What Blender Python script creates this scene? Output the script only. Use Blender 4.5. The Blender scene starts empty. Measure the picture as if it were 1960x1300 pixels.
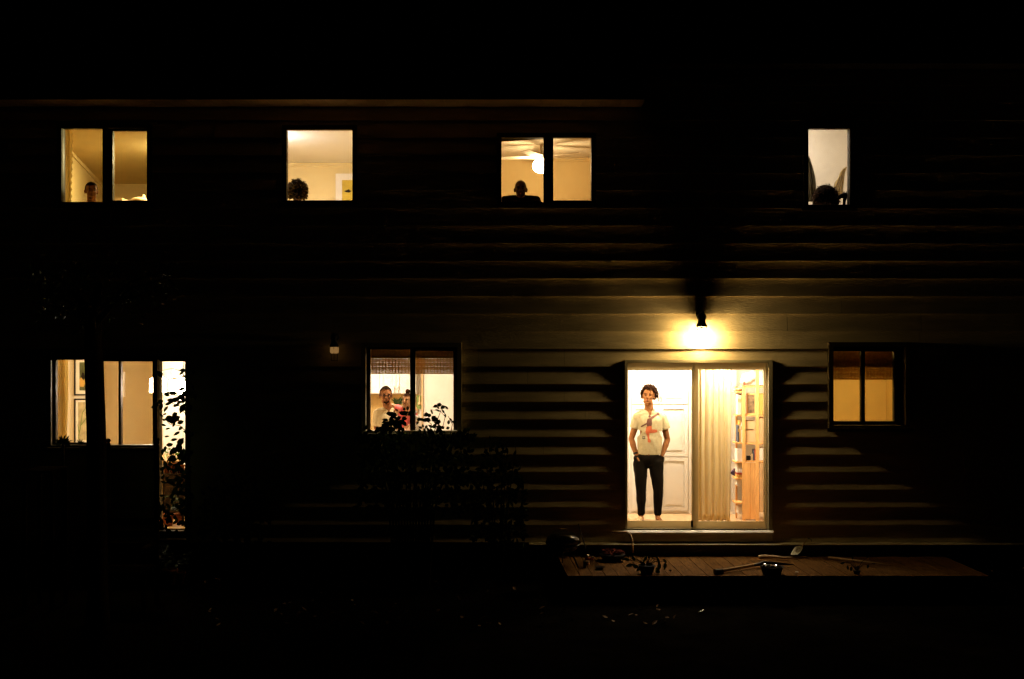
import bpy, bmesh, math, random
from mathutils import Vector, Matrix, noise
from mathutils.bvhtree import BVHTree
R = math.radians
rnd = random.Random(7)
sc = bpy.context.scene
COL = sc.collection

# ---------------------------------------------------------------- camera, world, exposure
CAMY, CAMZ, F = -15.0, 2.64, 2340.0
cam_d = bpy.data.cameras.new('camera')
cam = bpy.data.objects.new('camera', cam_d)
COL.objects.link(cam)
cam.location = (0, CAMY, CAMZ)
cam.rotation_euler = (R(90), 0, 0)
cam_d.sensor_width = 36.0
cam_d.lens = 36.0 * F / 1960.0
cam_d.clip_end = 500
sc.camera = cam

w = bpy.data.worlds.new('World')
sc.world = w
w.use_nodes = True
nt = w.node_tree
nt.nodes.clear()
sky = nt.nodes.new('ShaderNodeTexSky')
sky.sky_type = 'NISHITA'
sky.sun_disc = False
sky.sun_elevation = R(-4)
sky.sun_rotation = R(180)
bg = nt.nodes.new('ShaderNodeBackground')
bg.inputs['Strength'].default_value = 0.004      # deep night
wo = nt.nodes.new('ShaderNodeOutputWorld')
nt.links.new(sky.outputs[0], bg.inputs[0])
nt.links.new(bg.outputs[0], wo.inputs[0])

vs = sc.view_settings
vs.view_transform = 'Standard'
vs.look = 'None'
vs.exposure = 0.0
vs.gamma = 1.0
sc.render.engine = 'CYCLES'
cy = sc.cycles
cy.use_denoising = True
cy.max_bounces = 7
cy.diffuse_bounces = 5
cy.glossy_bounces = 3
cy.transmission_bounces = 4
cy.transparent_max_bounces = 16
cy.caustics_reflective = False
cy.caustics_refractive = False
cy.sample_clamp_indirect = 3.0

# lamp radiances (linear rgb, strength) per room: tuned here
WARM = (1.0, 0.60, 0.24)
LIGHT = {
    'lantern':  ((1.0, 0.69, 0.29), 375.0),
    'dim_lamp': ((1.0, 0.52, 0.16), 0.24),
    'door_room': ((1.0, 0.85, 0.64), 500.0),
    'kitchen':  ((1.0, 0.87, 0.68), 145.0),
    'dining':   ((1.0, 0.78, 0.36), 105.0),
    'pendant':  ((1.0, 0.84, 0.62), 100.0),
    'side_room': ((1.0, 0.74, 0.24), 110.0),
    'bed_left': ((1.0, 0.86, 0.42), 560.0),
    'bed_mid':  ((1.0, 0.98, 1.0), 450.0),
    'fan':      ((1.0, 0.74, 0.38), 100.0),
    'bath':     ((1.0, 0.90, 0.76), 98.0),
}

# ---------------------------------------------------------------- pixel -> world
def X(px, Y=0.0): return (px - 980.0) * (15.0 + Y) / F
def Z(py, Y=0.0): return CAMZ + (650.0 - py) * (15.0 + Y) / F
def P(px, py, Y=0.0): return Vector((X(px, Y), Y, Z(py, Y)))

# ---------------------------------------------------------------- materials
def mat(name, col, rough=0.8, var=0.0, scale=6.0, bump=0.0, bscale=60.0, metal=0.0, spec=0.3, stretch=None, trans=0.0, coat=0.0):
    m = bpy.data.materials.new(name)
    m.use_nodes = True
    t = m.node_tree
    b = t.nodes['Principled BSDF']
    b.inputs['Base Color'].default_value = (*col, 1)
    b.inputs['Roughness'].default_value = rough
    b.inputs['Metallic'].default_value = metal
    b.inputs['Specular IOR Level'].default_value = spec
    b.inputs['Coat Weight'].default_value = coat
    tc = t.nodes.new('ShaderNodeTexCoord')
    mp = t.nodes.new('ShaderNodeMapping')
    if stretch: mp.inputs['Scale'].default_value = stretch
    t.links.new(tc.outputs['Object'], mp.inputs[0])
    if var > 0:
        n = t.nodes.new('ShaderNodeTexNoise'); n.inputs['Scale'].default_value = scale
        n.inputs['Detail'].default_value = 5
        r = t.nodes.new('ShaderNodeValToRGB')
        r.color_ramp.elements[0].position = 0.3
        r.color_ramp.elements[1].position = 0.7
        r.color_ramp.elements[0].color = (*[c * (1 - var) for c in col], 1)
        r.color_ramp.elements[1].color = (*[min(1, c * (1 + var)) for c in col], 1)
        t.links.new(mp.outputs[0], n.inputs[0]); t.links.new(n.outputs[0], r.inputs[0])
        t.links.new(r.outputs[0], b.inputs['Base Color'])
    if bump > 0:
        n2 = t.nodes.new('ShaderNodeTexNoise'); n2.inputs['Scale'].default_value = bscale
        n2.inputs['Detail'].default_value = 4
        bp = t.nodes.new('ShaderNodeBump'); bp.inputs['Strength'].default_value = bump
        bp.inputs['Distance'].default_value = 0.01
        t.links.new(mp.outputs[0], n2.inputs[0]); t.links.new(n2.outputs[0], bp.inputs['Height'])
        t.links.new(bp.outputs[0], b.inputs['Normal'])
    if trans > 0:
        out = t.nodes['Material Output']
        tr = t.nodes.new('ShaderNodeBsdfTranslucent'); tr.inputs[0].default_value = (*col, 1)
        mx = t.nodes.new('ShaderNodeMixShader'); mx.inputs[0].default_value = trans
        t.links.new(b.outputs[0], mx.inputs[1]); t.links.new(tr.outputs[0], mx.inputs[2])
        t.links.new(mx.outputs[0], out.inputs[0])
    return m

def emit(name, key, k=1.0):
    c, s = LIGHT[key]
    m = bpy.data.materials.new(name); m.use_nodes = True
    t = m.node_tree; t.nodes.clear()
    e = t.nodes.new('ShaderNodeEmission'); e.inputs[0].default_value = (*c, 1); e.inputs[1].default_value = s * k
    o = t.nodes.new('ShaderNodeOutputMaterial'); t.links.new(e.outputs[0], o.inputs[0])
    return m

def glass(name, refl=0.05, tint=(0.97, 0.96, 0.94)):
    m = bpy.data.materials.new(name); m.use_nodes = True
    t = m.node_tree; t.nodes.clear()
    a = t.nodes.new('ShaderNodeBsdfTransparent'); a.inputs[0].default_value = (*tint, 1)
    g = t.nodes.new('ShaderNodeBsdfGlossy'); g.inputs['Roughness'].default_value = 0.03
    fr = t.nodes.new('ShaderNodeLayerWeight'); fr.inputs[0].default_value = 0.25
    mu = t.nodes.new('ShaderNodeMath'); mu.operation = 'MULTIPLY_ADD'
    mu.inputs[1].default_value = 0.5; mu.inputs[2].default_value = refl * 0.4
    mx = t.nodes.new('ShaderNodeMixShader')
    o = t.nodes.new('ShaderNodeOutputMaterial')
    t.links.new(fr.outputs['Fresnel'], mu.inputs[0]); t.links.new(mu.outputs[0], mx.inputs[0])
    t.links.new(a.outputs[0], mx.inputs[1]); t.links.new(g.outputs[0], mx.inputs[2])
    t.links.new(mx.outputs[0], o.inputs[0])
    return m

def sheer(name, col, alpha, scale=90.0):
    """lace / net cloth: threads and holes"""
    m = bpy.data.materials.new(name); m.use_nodes = True
    t = m.node_tree; t.nodes.clear()
    d = t.nodes.new('ShaderNodeBsdfDiffuse'); d.inputs[0].default_value = (*col, 1)
    tr = t.nodes.new('ShaderNodeBsdfTransparent')
    tc = t.nodes.new('ShaderNodeTexCoord')
    v = t.nodes.new('ShaderNodeTexVoronoi'); v.inputs['Scale'].default_value = scale
    mr = t.nodes.new('ShaderNodeMapRange')
    mr.inputs['From Min'].default_value = 0.25; mr.inputs['From Max'].default_value = 0.6
    mr.inputs['To Min'].default_value = alpha; mr.inputs['To Max'].default_value = min(1, alpha + 0.35)
    mx = t.nodes.new('ShaderNodeMixShader'); o = t.nodes.new('ShaderNodeOutputMaterial')
    t.links.new(tc.outputs['Object'], v.inputs[0]); t.links.new(v.outputs['Distance'], mr.inputs[0])
    t.links.new(mr.outputs[0], mx.inputs[0]); t.links.new(tr.outputs[0], mx.inputs[1]); t.links.new(d.outputs[0], mx.inputs[2])
    t.links.new(mx.outputs[0], o.inputs[0])
    return m

M = {}
M['siding'] = mat('siding_paint', (0.60, 0.49, 0.28), 0.75, 0.2, 3.0, 0.45, 45, spec=0.08, stretch=(0.5, 1, 3))
M['trim'] = mat('trim_paint', (0.46, 0.40, 0.25), 0.55, 0.12, 5, 0.2, 60)
M['darkframe'] = mat('bronze_window_frame', (0.05, 0.035, 0.02), 0.5, 0.1)
M['vinyl'] = mat('door_vinyl', (0.74, 0.64, 0.42), 0.45, 0.08, 4, 0.1, 80, trans=0.55)  # translucency added so the frame glows, standing in for halation
M['sillmetal'] = mat('sill_metal', (0.80, 0.74, 0.62), 0.5, 0.12, 12, 0.2, 60)
M['foundation'] = mat('foundation_concrete', (0.12, 0.11, 0.1), 0.95, 0.2, 6, 0.5, 40)
M['soffit'] = mat('soffit_board', (0.5, 0.32, 0.15), 0.8, 0.15, 4, 0.2)
M['roof'] = mat('roof_shingle', (0.05, 0.045, 0.04), 0.95, 0.3, 12, 0.8, 40)
M['glass'] = glass('window_glass')
M['deck'] = mat('deck_wood', (0.115, 0.052, 0.011), 0.85, 0.45, 7, 0.6, 50, spec=0.08, stretch=(8, 0.8, 1))
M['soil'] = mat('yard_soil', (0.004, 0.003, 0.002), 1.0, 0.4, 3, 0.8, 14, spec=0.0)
M['white'] = mat('cabinet_white', (0.82, 0.79, 0.72), 0.5, 0.02, 3)
M['wall_cream'] = mat('wall_cream', (0.82, 0.76, 0.66), 0.9, 0.04, 2, 0.1)
M['ceil_cool'] = mat('ceiling_cool_white', (0.80, 0.82, 0.86), 0.95, 0.02, 4)
M['wall_yellow'] = mat('wall_yellow', (0.74, 0.60, 0.30), 0.9, 0.04, 2, 0.1)
M['wall_tan'] = mat('wall_tan', (0.62, 0.48, 0.25), 0.9, 0.04, 2, 0.1)
M['wall_gold'] = mat('wall_gold', (0.68, 0.52, 0.26), 0.9, 0.05, 2, 0.1)
M['ceil'] = mat('ceiling_white', (0.74, 0.68, 0.56), 0.95, 0.03, 4, 0.25, 90)
M['floor'] = mat('floor_wood', (0.62, 0.42, 0.24), 0.4, 0.15, 4, 0.1, 30, stretch=(8, 1, 1))
M['pine'] = mat('pine_wood', (0.72, 0.40, 0.14), 0.55, 0.18, 5, 0.1, 30, stretch=(6, 6, 0.7))
M['curtain'] = mat('curtain_linen', (0.84, 0.72, 0.44), 0.95, 0.06, 30, 0.2, 300, stretch=(1, 1, 0.2), trans=0.5)
M['dark'] = mat('dark_object', (0.012, 0.010, 0.008), 0.7, 0.2, spec=0.1)
M['casing'] = mat('window_casing', (0.07, 0.05, 0.025), 0.7, 0.2, 5, 0.2, 60, spec=0.1)
M['gloss'] = mat('gloss_black_enamel', (0.01, 0.01, 0.01), 0.15, spec=0.8)
M['iron'] = mat('black_iron', (0.02, 0.017, 0.015), 0.45, 0.2, metal=0.6)
M['steel'] = mat('tool_steel', (0.10, 0.095, 0.09), 0.4, 0.3, 20, metal=0.8)
M['chrome'] = mat('bright_metal', (0.75, 0.72, 0.68), 0.18, metal=1.0)
M['wood'] = mat('handle_wood', (0.42, 0.27, 0.12), 0.55, 0.25, 14, 0.1, stretch=(1, 6, 6))
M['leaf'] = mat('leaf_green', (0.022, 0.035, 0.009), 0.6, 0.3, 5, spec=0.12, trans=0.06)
M['leaf_bright'] = mat('leaf_bright_green', (0.12, 0.26, 0.03), 0.5, 0.3, 9, trans=0.35)  # brighter, more translucent green than the other leaves
M['dry'] = mat('dry_leaves', (0.20, 0.11, 0.05), 0.8, 0.5, 30)
M['bark'] = mat('bark', (0.03, 0.02, 0.013), 0.95, 0.4, 20, 0.8, 30, spec=0.0)
M['terra'] = mat('terracotta', (0.18, 0.065, 0.025), 0.9, 0.35, 12, spec=0.05)
M['skin_tan'] = mat('skin_tan', (0.21, 0.080, 0.020), 0.8, 0.08, 30, 0.1, 200)
M['skin_brown'] = mat('skin_brown', (0.24, 0.090, 0.026), 0.8, 0.08, 30, 0.1, 200)
M['skin_light'] = mat('skin_light', (0.50, 0.25, 0.11), 0.5, 0.08, 30, 0.1, 200)
M['skin_silhouette'] = mat('skin_silhouette', (0.05, 0.018, 0.008), 0.6, 0.08, 30)  # silhouette darkness of backlit heads put into the skin colour
M['hair_black'] = mat('hair_black', (0.016, 0.008, 0.004), 0.95, 0.3, 60, spec=0.03)
M['hair_brown'] = mat('hair_brown', (0.022, 0.008, 0.003), 0.9, 0.4, 60, spec=0.05)
M['hair_sandy'] = mat('hair_sandy', (0.06, 0.035, 0.013), 0.9, 0.5, 50, spec=0.05)
M['tee'] = mat('tee_heather', (0.40, 0.33, 0.18), 0.95, 0.12, 40, 0.3, 250)
M['tee_cream'] = mat('tee_cream', (0.56, 0.44, 0.24), 0.95, 0.07, 30, 0.3, 250)
M['navy'] = mat('trousers_black', (0.006, 0.0045, 0.003), 1.0, 0.3, 30, 0.3, 120, spec=0.02)
M['pink'] = mat('pink_cotton', (0.78, 0.15, 0.14), 0.9, 0.12, 15, 0.2)
M['print_brown'] = mat('print_brown', (0.085, 0.03, 0.018), 0.8, 0.25, 90)
M['print_red'] = mat('print_red', (0.40, 0.09, 0.03), 0.8, 0.25, 90)
M['print_dark'] = mat('print_dark', (0.03, 0.03, 0.03), 0.8)
M['lip'] = mat('lip', (0.17, 0.05, 0.022), 0.8)
M['bamboo'] = mat('bamboo_slat', (0.42, 0.25, 0.06), 0.8, 0.35, 30, spec=0.05, trans=0.4)
M['tile'] = mat('backsplash_ochre', (0.46, 0.30, 0.10), 0.5, 0.25, 9)
M['greenboard'] = mat('green_panel', (0.12, 0.17, 0.04), 0.6, 0.25, 12)
M['paper'] = mat('paper_white', (0.78, 0.74, 0.66), 0.9, 0.04)
M['box'] = mat('cardboard', (0.55, 0.38, 0.20), 0.9, 0.1)
M['purple'] = mat('purple_cloth', (0.07, 0.035, 0.06), 0.9)
M['book_r'] = mat('book_red', (0.35, 0.06, 0.03), 0.7)
M['dark_red'] = mat('dark_red_petals', (0.09, 0.018, 0.012), 0.9, 0.4, 30, spec=0.05)
M['book_b'] = mat('book_slate', (0.05, 0.06, 0.09), 0.7)
M['book_y'] = mat('book_ochre', (0.55, 0.33, 0.08), 0.7)

# ---------------------------------------------------------------- object helpers
WL = {}
def wloc(o): return WL.get(o.name, Vector((0, 0, 0)))

def tag(o, label=None, cat=None, group=None, kind=None):
    if label: o['label'] = label
    if cat: o['category'] = cat
    if group: o['group'] = group
    if kind: o['kind'] = kind
    return o

def empty(name, loc, label=None, cat=None, group=None, parent=None):
    o = bpy.data.objects.new(name, None)
    COL.objects.link(o)
    loc = Vector(loc)
    if parent:
        o.parent = parent; o.location = loc - wloc(parent)
    else:
        o.location = loc
    WL[o.name] = loc
    o.empty_display_size = 0.1
    return tag(o, label, cat, group)

def link_mesh(name, me, m, parent=None, smooth=False, origin=None):
    """mesh built in world coordinates; origin moves to the parent's base (or origin)"""
    o = bpy.data.objects.new(name, me)
    COL.objects.link(o)
    base = wloc(parent) if parent else (Vector(origin) if origin is not None else Vector((0, 0, 0)))
    if base.length > 0: me.transform(Matrix.Translation(-base))
    if parent: o.parent = parent
    else: o.location = base
    WL[o.name] = base
    me.materials.clear(); me.materials.append(m)
    if smooth:
        me.polygons.foreach_set('use_smooth', [True] * len(me.polygons))
    return o

class MB:
    def __init__(s): s.v = []; s.f = []
    def add(s, vs_, fs):
        k = len(s.v); s.v += [tuple(a) for a in vs_]; s.f += [tuple(i + k for i in f) for f in fs]
    def box(s, x0, x1, y0, y1, z0, z1):
        if x0 > x1: x0, x1 = x1, x0
        if y0 > y1: y0, y1 = y1, y0
        if z0 > z1: z0, z1 = z1, z0
        s.add([(x0,y0,z0),(x1,y0,z0),(x1,y1,z0),(x0,y1,z0),(x0,y0,z1),(x1,y0,z1),(x1,y1,z1),(x0,y1,z1)],
              [(0,3,2,1),(4,5,6,7),(0,1,5,4),(1,2,6,5),(2,3,7,6),(3,0,4,7)])
        return s
    def obox(s, c, a, b, d):
        """oriented box: centre and three half vectors"""
        c = Vector(c); a = Vector(a); b = Vector(b); d = Vector(d)
        p = [c + i*a + j*b + k*d for k in (-1,1) for i, j in ((-1,-1),(1,-1),(1,1),(-1,1))]
        s.add(p, [(0,3,2,1),(4,5,6,7),(0,1,5,4),(1,2,6,5),(2,3,7,6),(3,0,4,7)]); return s
    def tube(s, pts, rad, n=8, cap=True):
        pts = [Vector(p) for p in pts]
        if not hasattr(rad, '__len__'): rad = [rad] * len(pts)
        while len(rad) < len(pts): rad = list(rad) + [rad[-1]]
        rings = []
        up = Vector((0.13, 0.31, 0.94))
        for i, p in enumerate(pts):
            d = (pts[min(i+1, len(pts)-1)] - pts[max(i-1, 0)]).normalized()
            u = d.cross(up)
            if u.length < 1e-3: u = d.cross(Vector((1, 0, 0)))
            u.normalize(); v = d.cross(u).normalized()
            rings.append([p + rad[i]*(math.cos(2*math.pi*k/n)*u + math.sin(2*math.pi*k/n)*v) for k in range(n)])
        vs_ = [q for r in rings for q in r]; fs = []
        for i in range(len(rings)-1):
            for k in range(n):
                a = i*n+k; b = i*n+(k+1) % n
                fs.append((a, b, b+n, a+n))
        if cap:
            fs.append(tuple(range(n))[::-1]); fs.append(tuple((len(rings)-1)*n+k for k in range(n)))
        s.add(vs_, fs); return s
    def lathe(s, c, prof, n=20, axis='z'):
        c = Vector(c); vs_ = []; fs = []
        for r, h in prof:
            for k in range(n):
                a = 2*math.pi*k/n
                if axis == 'z': vs_.append(c + Vector((r*math.cos(a), r*math.sin(a), h)))
                elif axis == 'y': vs_.append(c + Vector((r*math.cos(a), h, r*math.sin(a))))
                else: vs_.append(c + Vector((h, r*math.cos(a), r*math.sin(a))))
        for i in range(len(prof)-1):
            for k in range(n):
                a = i*n+k; b = i*n+(k+1) % n
                fs.append((a, b, b+n, a+n))
        fs.append(tuple(range(n))[::-1]); fs.append(tuple((len(prof)-1)*n+k for k in range(n)))
        s.add(vs_, fs); return s
    def prism(s, poly, y0, y1):
        """polygon in xz, extruded along y"""
        n = len(poly)
        s.add([(x, y0, z) for x, z in poly] + [(x, y1, z) for x, z in poly],
              [tuple(range(n)), tuple(range(2*n-1, n-1, -1))] + [(i, n+i, n+(i+1) % n, (i+1) % n) for i in range(n)])
        return s
    def plate(s, x0, x1, z0, z1, y0, y1, holes):
        """slab in the xz plane with rectangular holes (x0,x1,z0,z1)"""
        xs = sorted({x0, x1, *[min(max(h[i], x0), x1) for h in holes for i in (0, 1)]})
        zs = sorted({z0, z1, *[min(max(h[i], z0), z1) for h in holes for i in (2, 3)]})
        def solid(i, j):
            if i < 0 or j < 0 or i >= len(xs)-1 or j >= len(zs)-1: return False
            cx = (xs[i]+xs[i+1])/2; cz = (zs[j]+zs[j+1])/2
            return not any(h[0] < cx < h[1] and h[2] < cz < h[3] for h in holes)
        for i in range(len(xs)-1):
            for j in range(len(zs)-1):
                if not solid(i, j): continue
                a, b, c, d = xs[i], xs[i+1], zs[j], zs[j+1]
                s.add([(a,y0,c),(b,y0,c),(b,y0,d),(a,y0,d)], [(0,1,2,3)])
                s.add([(a,y1,c),(b,y1,c),(b,y1,d),(a,y1,d)], [(3,2,1,0)])
                if not solid(i-1, j): s.add([(a,y0,c),(a,y0,d),(a,y1,d),(a,y1,c)], [(0,1,2,3)])
                if not solid(i+1, j): s.add([(b,y0,c),(b,y1,c),(b,y1,d),(b,y0,d)], [(0,1,2,3)])
                if not solid(i, j-1): s.add([(a,y0,c),(a,y1,c),(b,y1,c),(b,y0,c)], [(0,1,2,3)])
                if not solid(i, j+1): s.add([(a,y0,d),(b,y0,d),(b,y1,d),(a,y1,d)], [(0,1,2,3)])
        return s
    def leaf(s, base, d, n, L, W, curl=0.15):
        d = Vector(d).normalized(); n = Vector(n); side = d.cross(n).normalized(); n = side.cross(d).normalized()
        b = Vector(base)
        p = [b, b+d*L*.3+side*W*.42+n*L*.05, b+d*L*.62+side*W*.40+n*L*.03, b+d*L-n*L*curl,
             b+d*L*.62-side*W*.40+n*L*.03, b+d*L*.3-side*W*.42+n*L*.05, b+d*L*.3-n*L*.02, b+d*L*.62-n*L*.04]
        s.add(p, [(0,1,6),(1,2,7,6),(2,3,7),(0,6,5),(6,7,4,5),(7,3,4)]); return s
    def build(s, name, m, parent=None, smooth=False, origin=None, bevel=0.0):
        me = bpy.data.meshes.new(name)
        me.from_pydata(s.v, [], s.f); me.update()
        if bevel > 0:
            bm = bmesh.new(); bm.from_mesh(me)
            bmesh.ops.remove_doubles(bm, verts=bm.verts, dist=1e-5)
            bmesh.ops.bevel(bm, geom=[e for e in bm.edges if len(e.link_faces) == 2 and e.calc_face_angle(0) > 0.6], offset=bevel, segments=2, affect='EDGES', clamp_overlap=True)
            bm.to_mesh(me); bm.free()
        return link_mesh(name, me, M[m] if isinstance(m, str) else m, parent, smooth, origin)

def ico(mb, c, r, sub=2, rot=None):
    bm = bmesh.new(); bmesh.ops.create_icosphere(bm, subdivisions=sub, radius=1.0)
    r = Vector(r) if hasattr(r, '__len__') else Vector((r, r, r))
    c = Vector(c)
    vs_ = []
    for v in bm.verts:
        q = Vector((v.co.x*r.x, v.co.y*r.y, v.co.z*r.z))
        if rot is not None: q = rot @ q
        vs_.append(c + q)
    fs = [tuple(v.index for v in f.verts) for f in bm.faces]
    bm.free(); mb.add(vs_, fs)

def remeshed(name, mb, voxel, smooth, m, parent=None, origin=None):
    me = bpy.data.meshes.new(name); me.from_pydata(mb.v, [], mb.f); me.update()
    o = bpy.data.objects.new('tmp', me); COL.objects.link(o)
    md = o.modifiers.new('r', 'REMESH'); md.mode = 'VOXEL'; md.voxel_size = voxel
    if smooth:
        ms = o.modifiers.new('s', 'SMOOTH'); ms.factor = 0.5; ms.iterations = smooth
    dg = bpy.context.evaluated_depsgraph_get(); dg.update()
    me2 = bpy.data.meshes.new_from_object(o.evaluated_get(dg))
    bpy.data.objects.remove(o); bpy.data.meshes.remove(me)
    me2.name = name
    return link_mesh(name, me2, M[m], parent, True, origin)

def cap(mb, p0, p1, r0, r1, sub=2, flat=None):
    """tapered capsule: spheres at both ends plus a cone between; flat=(sx,sy) squashes in x,y"""
    p0 = Vector(p0); p1 = Vector(p1)
    fx, fy = flat or (1, 1)
    ico(mb, p0, (r0*fx, r0*fy, r0), sub); ico(mb, p1, (r1*fx, r1*fy, r1), sub)
    d = p1-p0
    if d.length < 1e-4: return
    dn = d.normalized()
    u = dn.cross(Vector((0, 1, 0)))
    if u.length < 1e-3: u = dn.cross(Vector((1, 0, 0)))
    u.normalize(); v = dn.cross(u)
    n = 16; vs_ = []
    for p, r in ((p0, r0), (p1, r1)):
        for k in range(n):
            q = r*(math.cos(2*math.pi*k/n)*u + math.sin(2*math.pi*k/n)*v)
            vs_.append(p + Vector((q.x*fx, q.y*fy, q.z)))
    fs = [(k, (k+1) % n, n+(k+1) % n, n+k) for k in range(n)] + [tuple(range(n))[::-1], tuple(range(n, 2*n))]
    mb.add(vs_, fs)

# ---------------------------------------------------------------- setting: ground
g = MB()
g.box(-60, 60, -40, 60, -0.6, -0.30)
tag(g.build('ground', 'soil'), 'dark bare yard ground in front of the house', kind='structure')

# ---------------------------------------------------------------- the house shell
# openings in the facade: (name, casing px0, px1, pyt, pyb)
OP = {
    'bed_left':  (112, 292, 238, 396),
    'bed_mid':   (541, 684, 241, 393),
    'bed_fan':   (951, 1140, 256, 396),
    'bath':      (1537, 1633, 239, 402),
    'dining':    (92, 303, 680, 860),
    'dining_door': (299, 364, 682, 1036),
    'kitchen':   (693, 884, 656, 832),
    'door':      (1195, 1477, 689, 1018),
    'side':      (1583, 1737, 655, 822),
}
def rect(k, inset=0.0):
    a = OP[k]
    return (X(a[0])+inset, X(a[1])-inset, Z(a[3])+inset, Z(a[2])-inset)
HOLES = [rect(k, 0.035) for k in OP]
HOUSE = empty('house', (0, 0, 0), 'dark clapboard house at night with nine lit windows and doors', 'house')
HX0, HX1, SPLIT = -9.2, 8.2, X(1228)
Z0 = 0.159; PITCH = 0.2151
core = MB(); core.plate(HX0, HX1, -0.3, 5.49, 0.0, 0.13, HOLES)
core.box(SPLIT, HX1, 0.0, 0.13, 5.49, 5.95)
core.build('wall', 'foundation', HOUSE)
# clapboards
sd = MB()
seams = {13: [X(1318)], 12: [X(1506)], 10: [X(1080)], 7: [X(1702), X(1120)], 5: [X(1040)], 3: [X(1640)], 15: [X(1410)], 9: [X(1010)]}
sr = random.Random(17)
for k_ in range(26):
    seams.setdefault(k_, []); seams[k_] += [sr.uniform(-8, 8) for _ in range(3)]
    seams[k_] = [v_ for v_ in sorted(seams[k_])]
def butt(x, k): return 0.041 + 0.0035*noise.noise(Vector((x*0.8, k*3.7, 1.3))) + 0.0015*noise.noise(Vector((x*3.1, k*1.7, 5)))
k = 0
while Z0 + k*PITCH < 5.95:
    za, zb = Z0+k*PITCH, Z0+(k+1)*PITCH
    top = min(zb, 5.95)
    holes = [rect(q, 0.02) for q in OP]
    cuts = sorted({za, top, *[h[i] for h in holes for i in (2, 3) if za < h[i] < top], *([5.49] if za < 5.49 < top else [])})
    for a, b in zip(cuts[:-1], cuts[1:]):
        mid = (a+b)/2
        segs = [[HX0 if mid < 5.49 else SPLIT, HX1]]
        for h in holes:
            if h[2] < mid < h[3]:
                ns = []
                for s0, s1 in segs:
                    if h[1] <= s0 or h[0] >= s1: ns.append([s0, s1]); continue
                    if h[0] > s0: ns.append([s0, h[0]])
                    if h[1] < s1: ns.append([h[1], s1])
                segs = ns
        for sx in seams.get(k, []):
            ns = []
            for s0, s1 in segs:
                if s0 < sx < s1: ns += [[s0, sx-0.0018], [sx+0.0018, s1]]
                else: ns.append([s0, s1])
            segs = ns
        for s0, s1 in segs:
            n = max(1, int((s1-s0)/0.25)); xs = [s0+(s1-s0)*i/n for i in range(n+1)]
            vv = []
            for x in xs:
                t = butt(x, k)
                ya = -(0.002+(t-0.002)*(zb-a)/PITCH); yb = -(0.002+(t-0.002)*(zb-b)/PITCH)
                wob = 0.0015*noise.noise(Vector((x*1.3, k*9.1, 0)))
                a_ = a + (wob if abs(a-za) < 1e-6 else 0)
                vv += [(x, 0.0, a_), (x, ya, a_), (x, yb, b), (x, 0.0, b)]
            fs = []
            for i in range(n):
                o = 4*i
                for j in range(4):
                    fs.append((o+j, o+(j+1) % 4, o+4+(j+1) % 4, o+4+j))
            fs += [(3, 2, 1, 0), (4*n, 4*n+1, 4*n+2, 4*n+3)]
            sd.add(vv, fs)
    k += 1
sd.build('siding', 'siding', HOUSE)

# eaves and roofs
so = MB()
x = HX0-0.3
while x < SPLIT:
    x1 = min(x+0.235, SPLIT)
    so.box(x, x1-0.005, -0.575, 0.0, 5.490, 5.505)
    x += 0.235
so.box(HX0-0.3, SPLIT, -0.57, 0.0, 5.508, 5.52)
so.build('soffit', 'soffit', HOUSE)
fa = MB(); fa.box(HX0-0.3, SPLIT, -0.60, -0.577, 5.47, 5.68); fa.build('fascia', 'darkframe', HOUSE)
so = MB(); x = SPLIT+0.02
while x < HX1+0.3:
    so.box(x, x+0.23, -0.40, -0.005, 5.95, 5.965); x += 0.235
so.build('soffit', 'darkframe', HOUSE)  # shade under this eave put into a darker colour than the left soffit
fa = MB(); fa.box(SPLIT, HX1+0.3, -0.43, -0.402, 5.93, 6.12); fa.build('fascia', 'darkframe', HOUSE)
def slope(x0, x1, y0, z0, y1, z1, t=0.08):
    b = MB()
    b.add([(x0,y0,z0),(x1,y0,z0),(x1,y1,z1),(x0,y1,z1),(x0,y0,z0+t),(x1,y0,z0+t),(x1,y1,z1+t),(x0,y1,z1+t)],
          [(0,3,2,1),(4,5,6,7),(0,1,5,4),(1,2,6,5),(2,3,7,6),(3,0,4,7)])
    return b
slope(HX0-0.3, SPLIT, -0.62, 5.69, 5.0, 8.1).build('roof', 'roof', HOUSE)
slope(SPLIT+0.01, HX1+0.3, -0.45, 6.13, 5.0, 8.4).build('roof', 'roof', HOUSE)
sh = MB()
sh.box(HX0, HX0+0.13, 0.13, 7.2, -0.3, 5.9); sh.box(HX1-0.13, HX1, 0.13, 7.2, -0.3, 5.9)
sh.box(HX0, HX1, 7.2, 7.33, -0.3, 5.9); sh.box(HX0, HX1, 0.14, 7.19, 5.9, 5.94)
sh.build('outer_wall', 'foundation', HOUSE)

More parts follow.
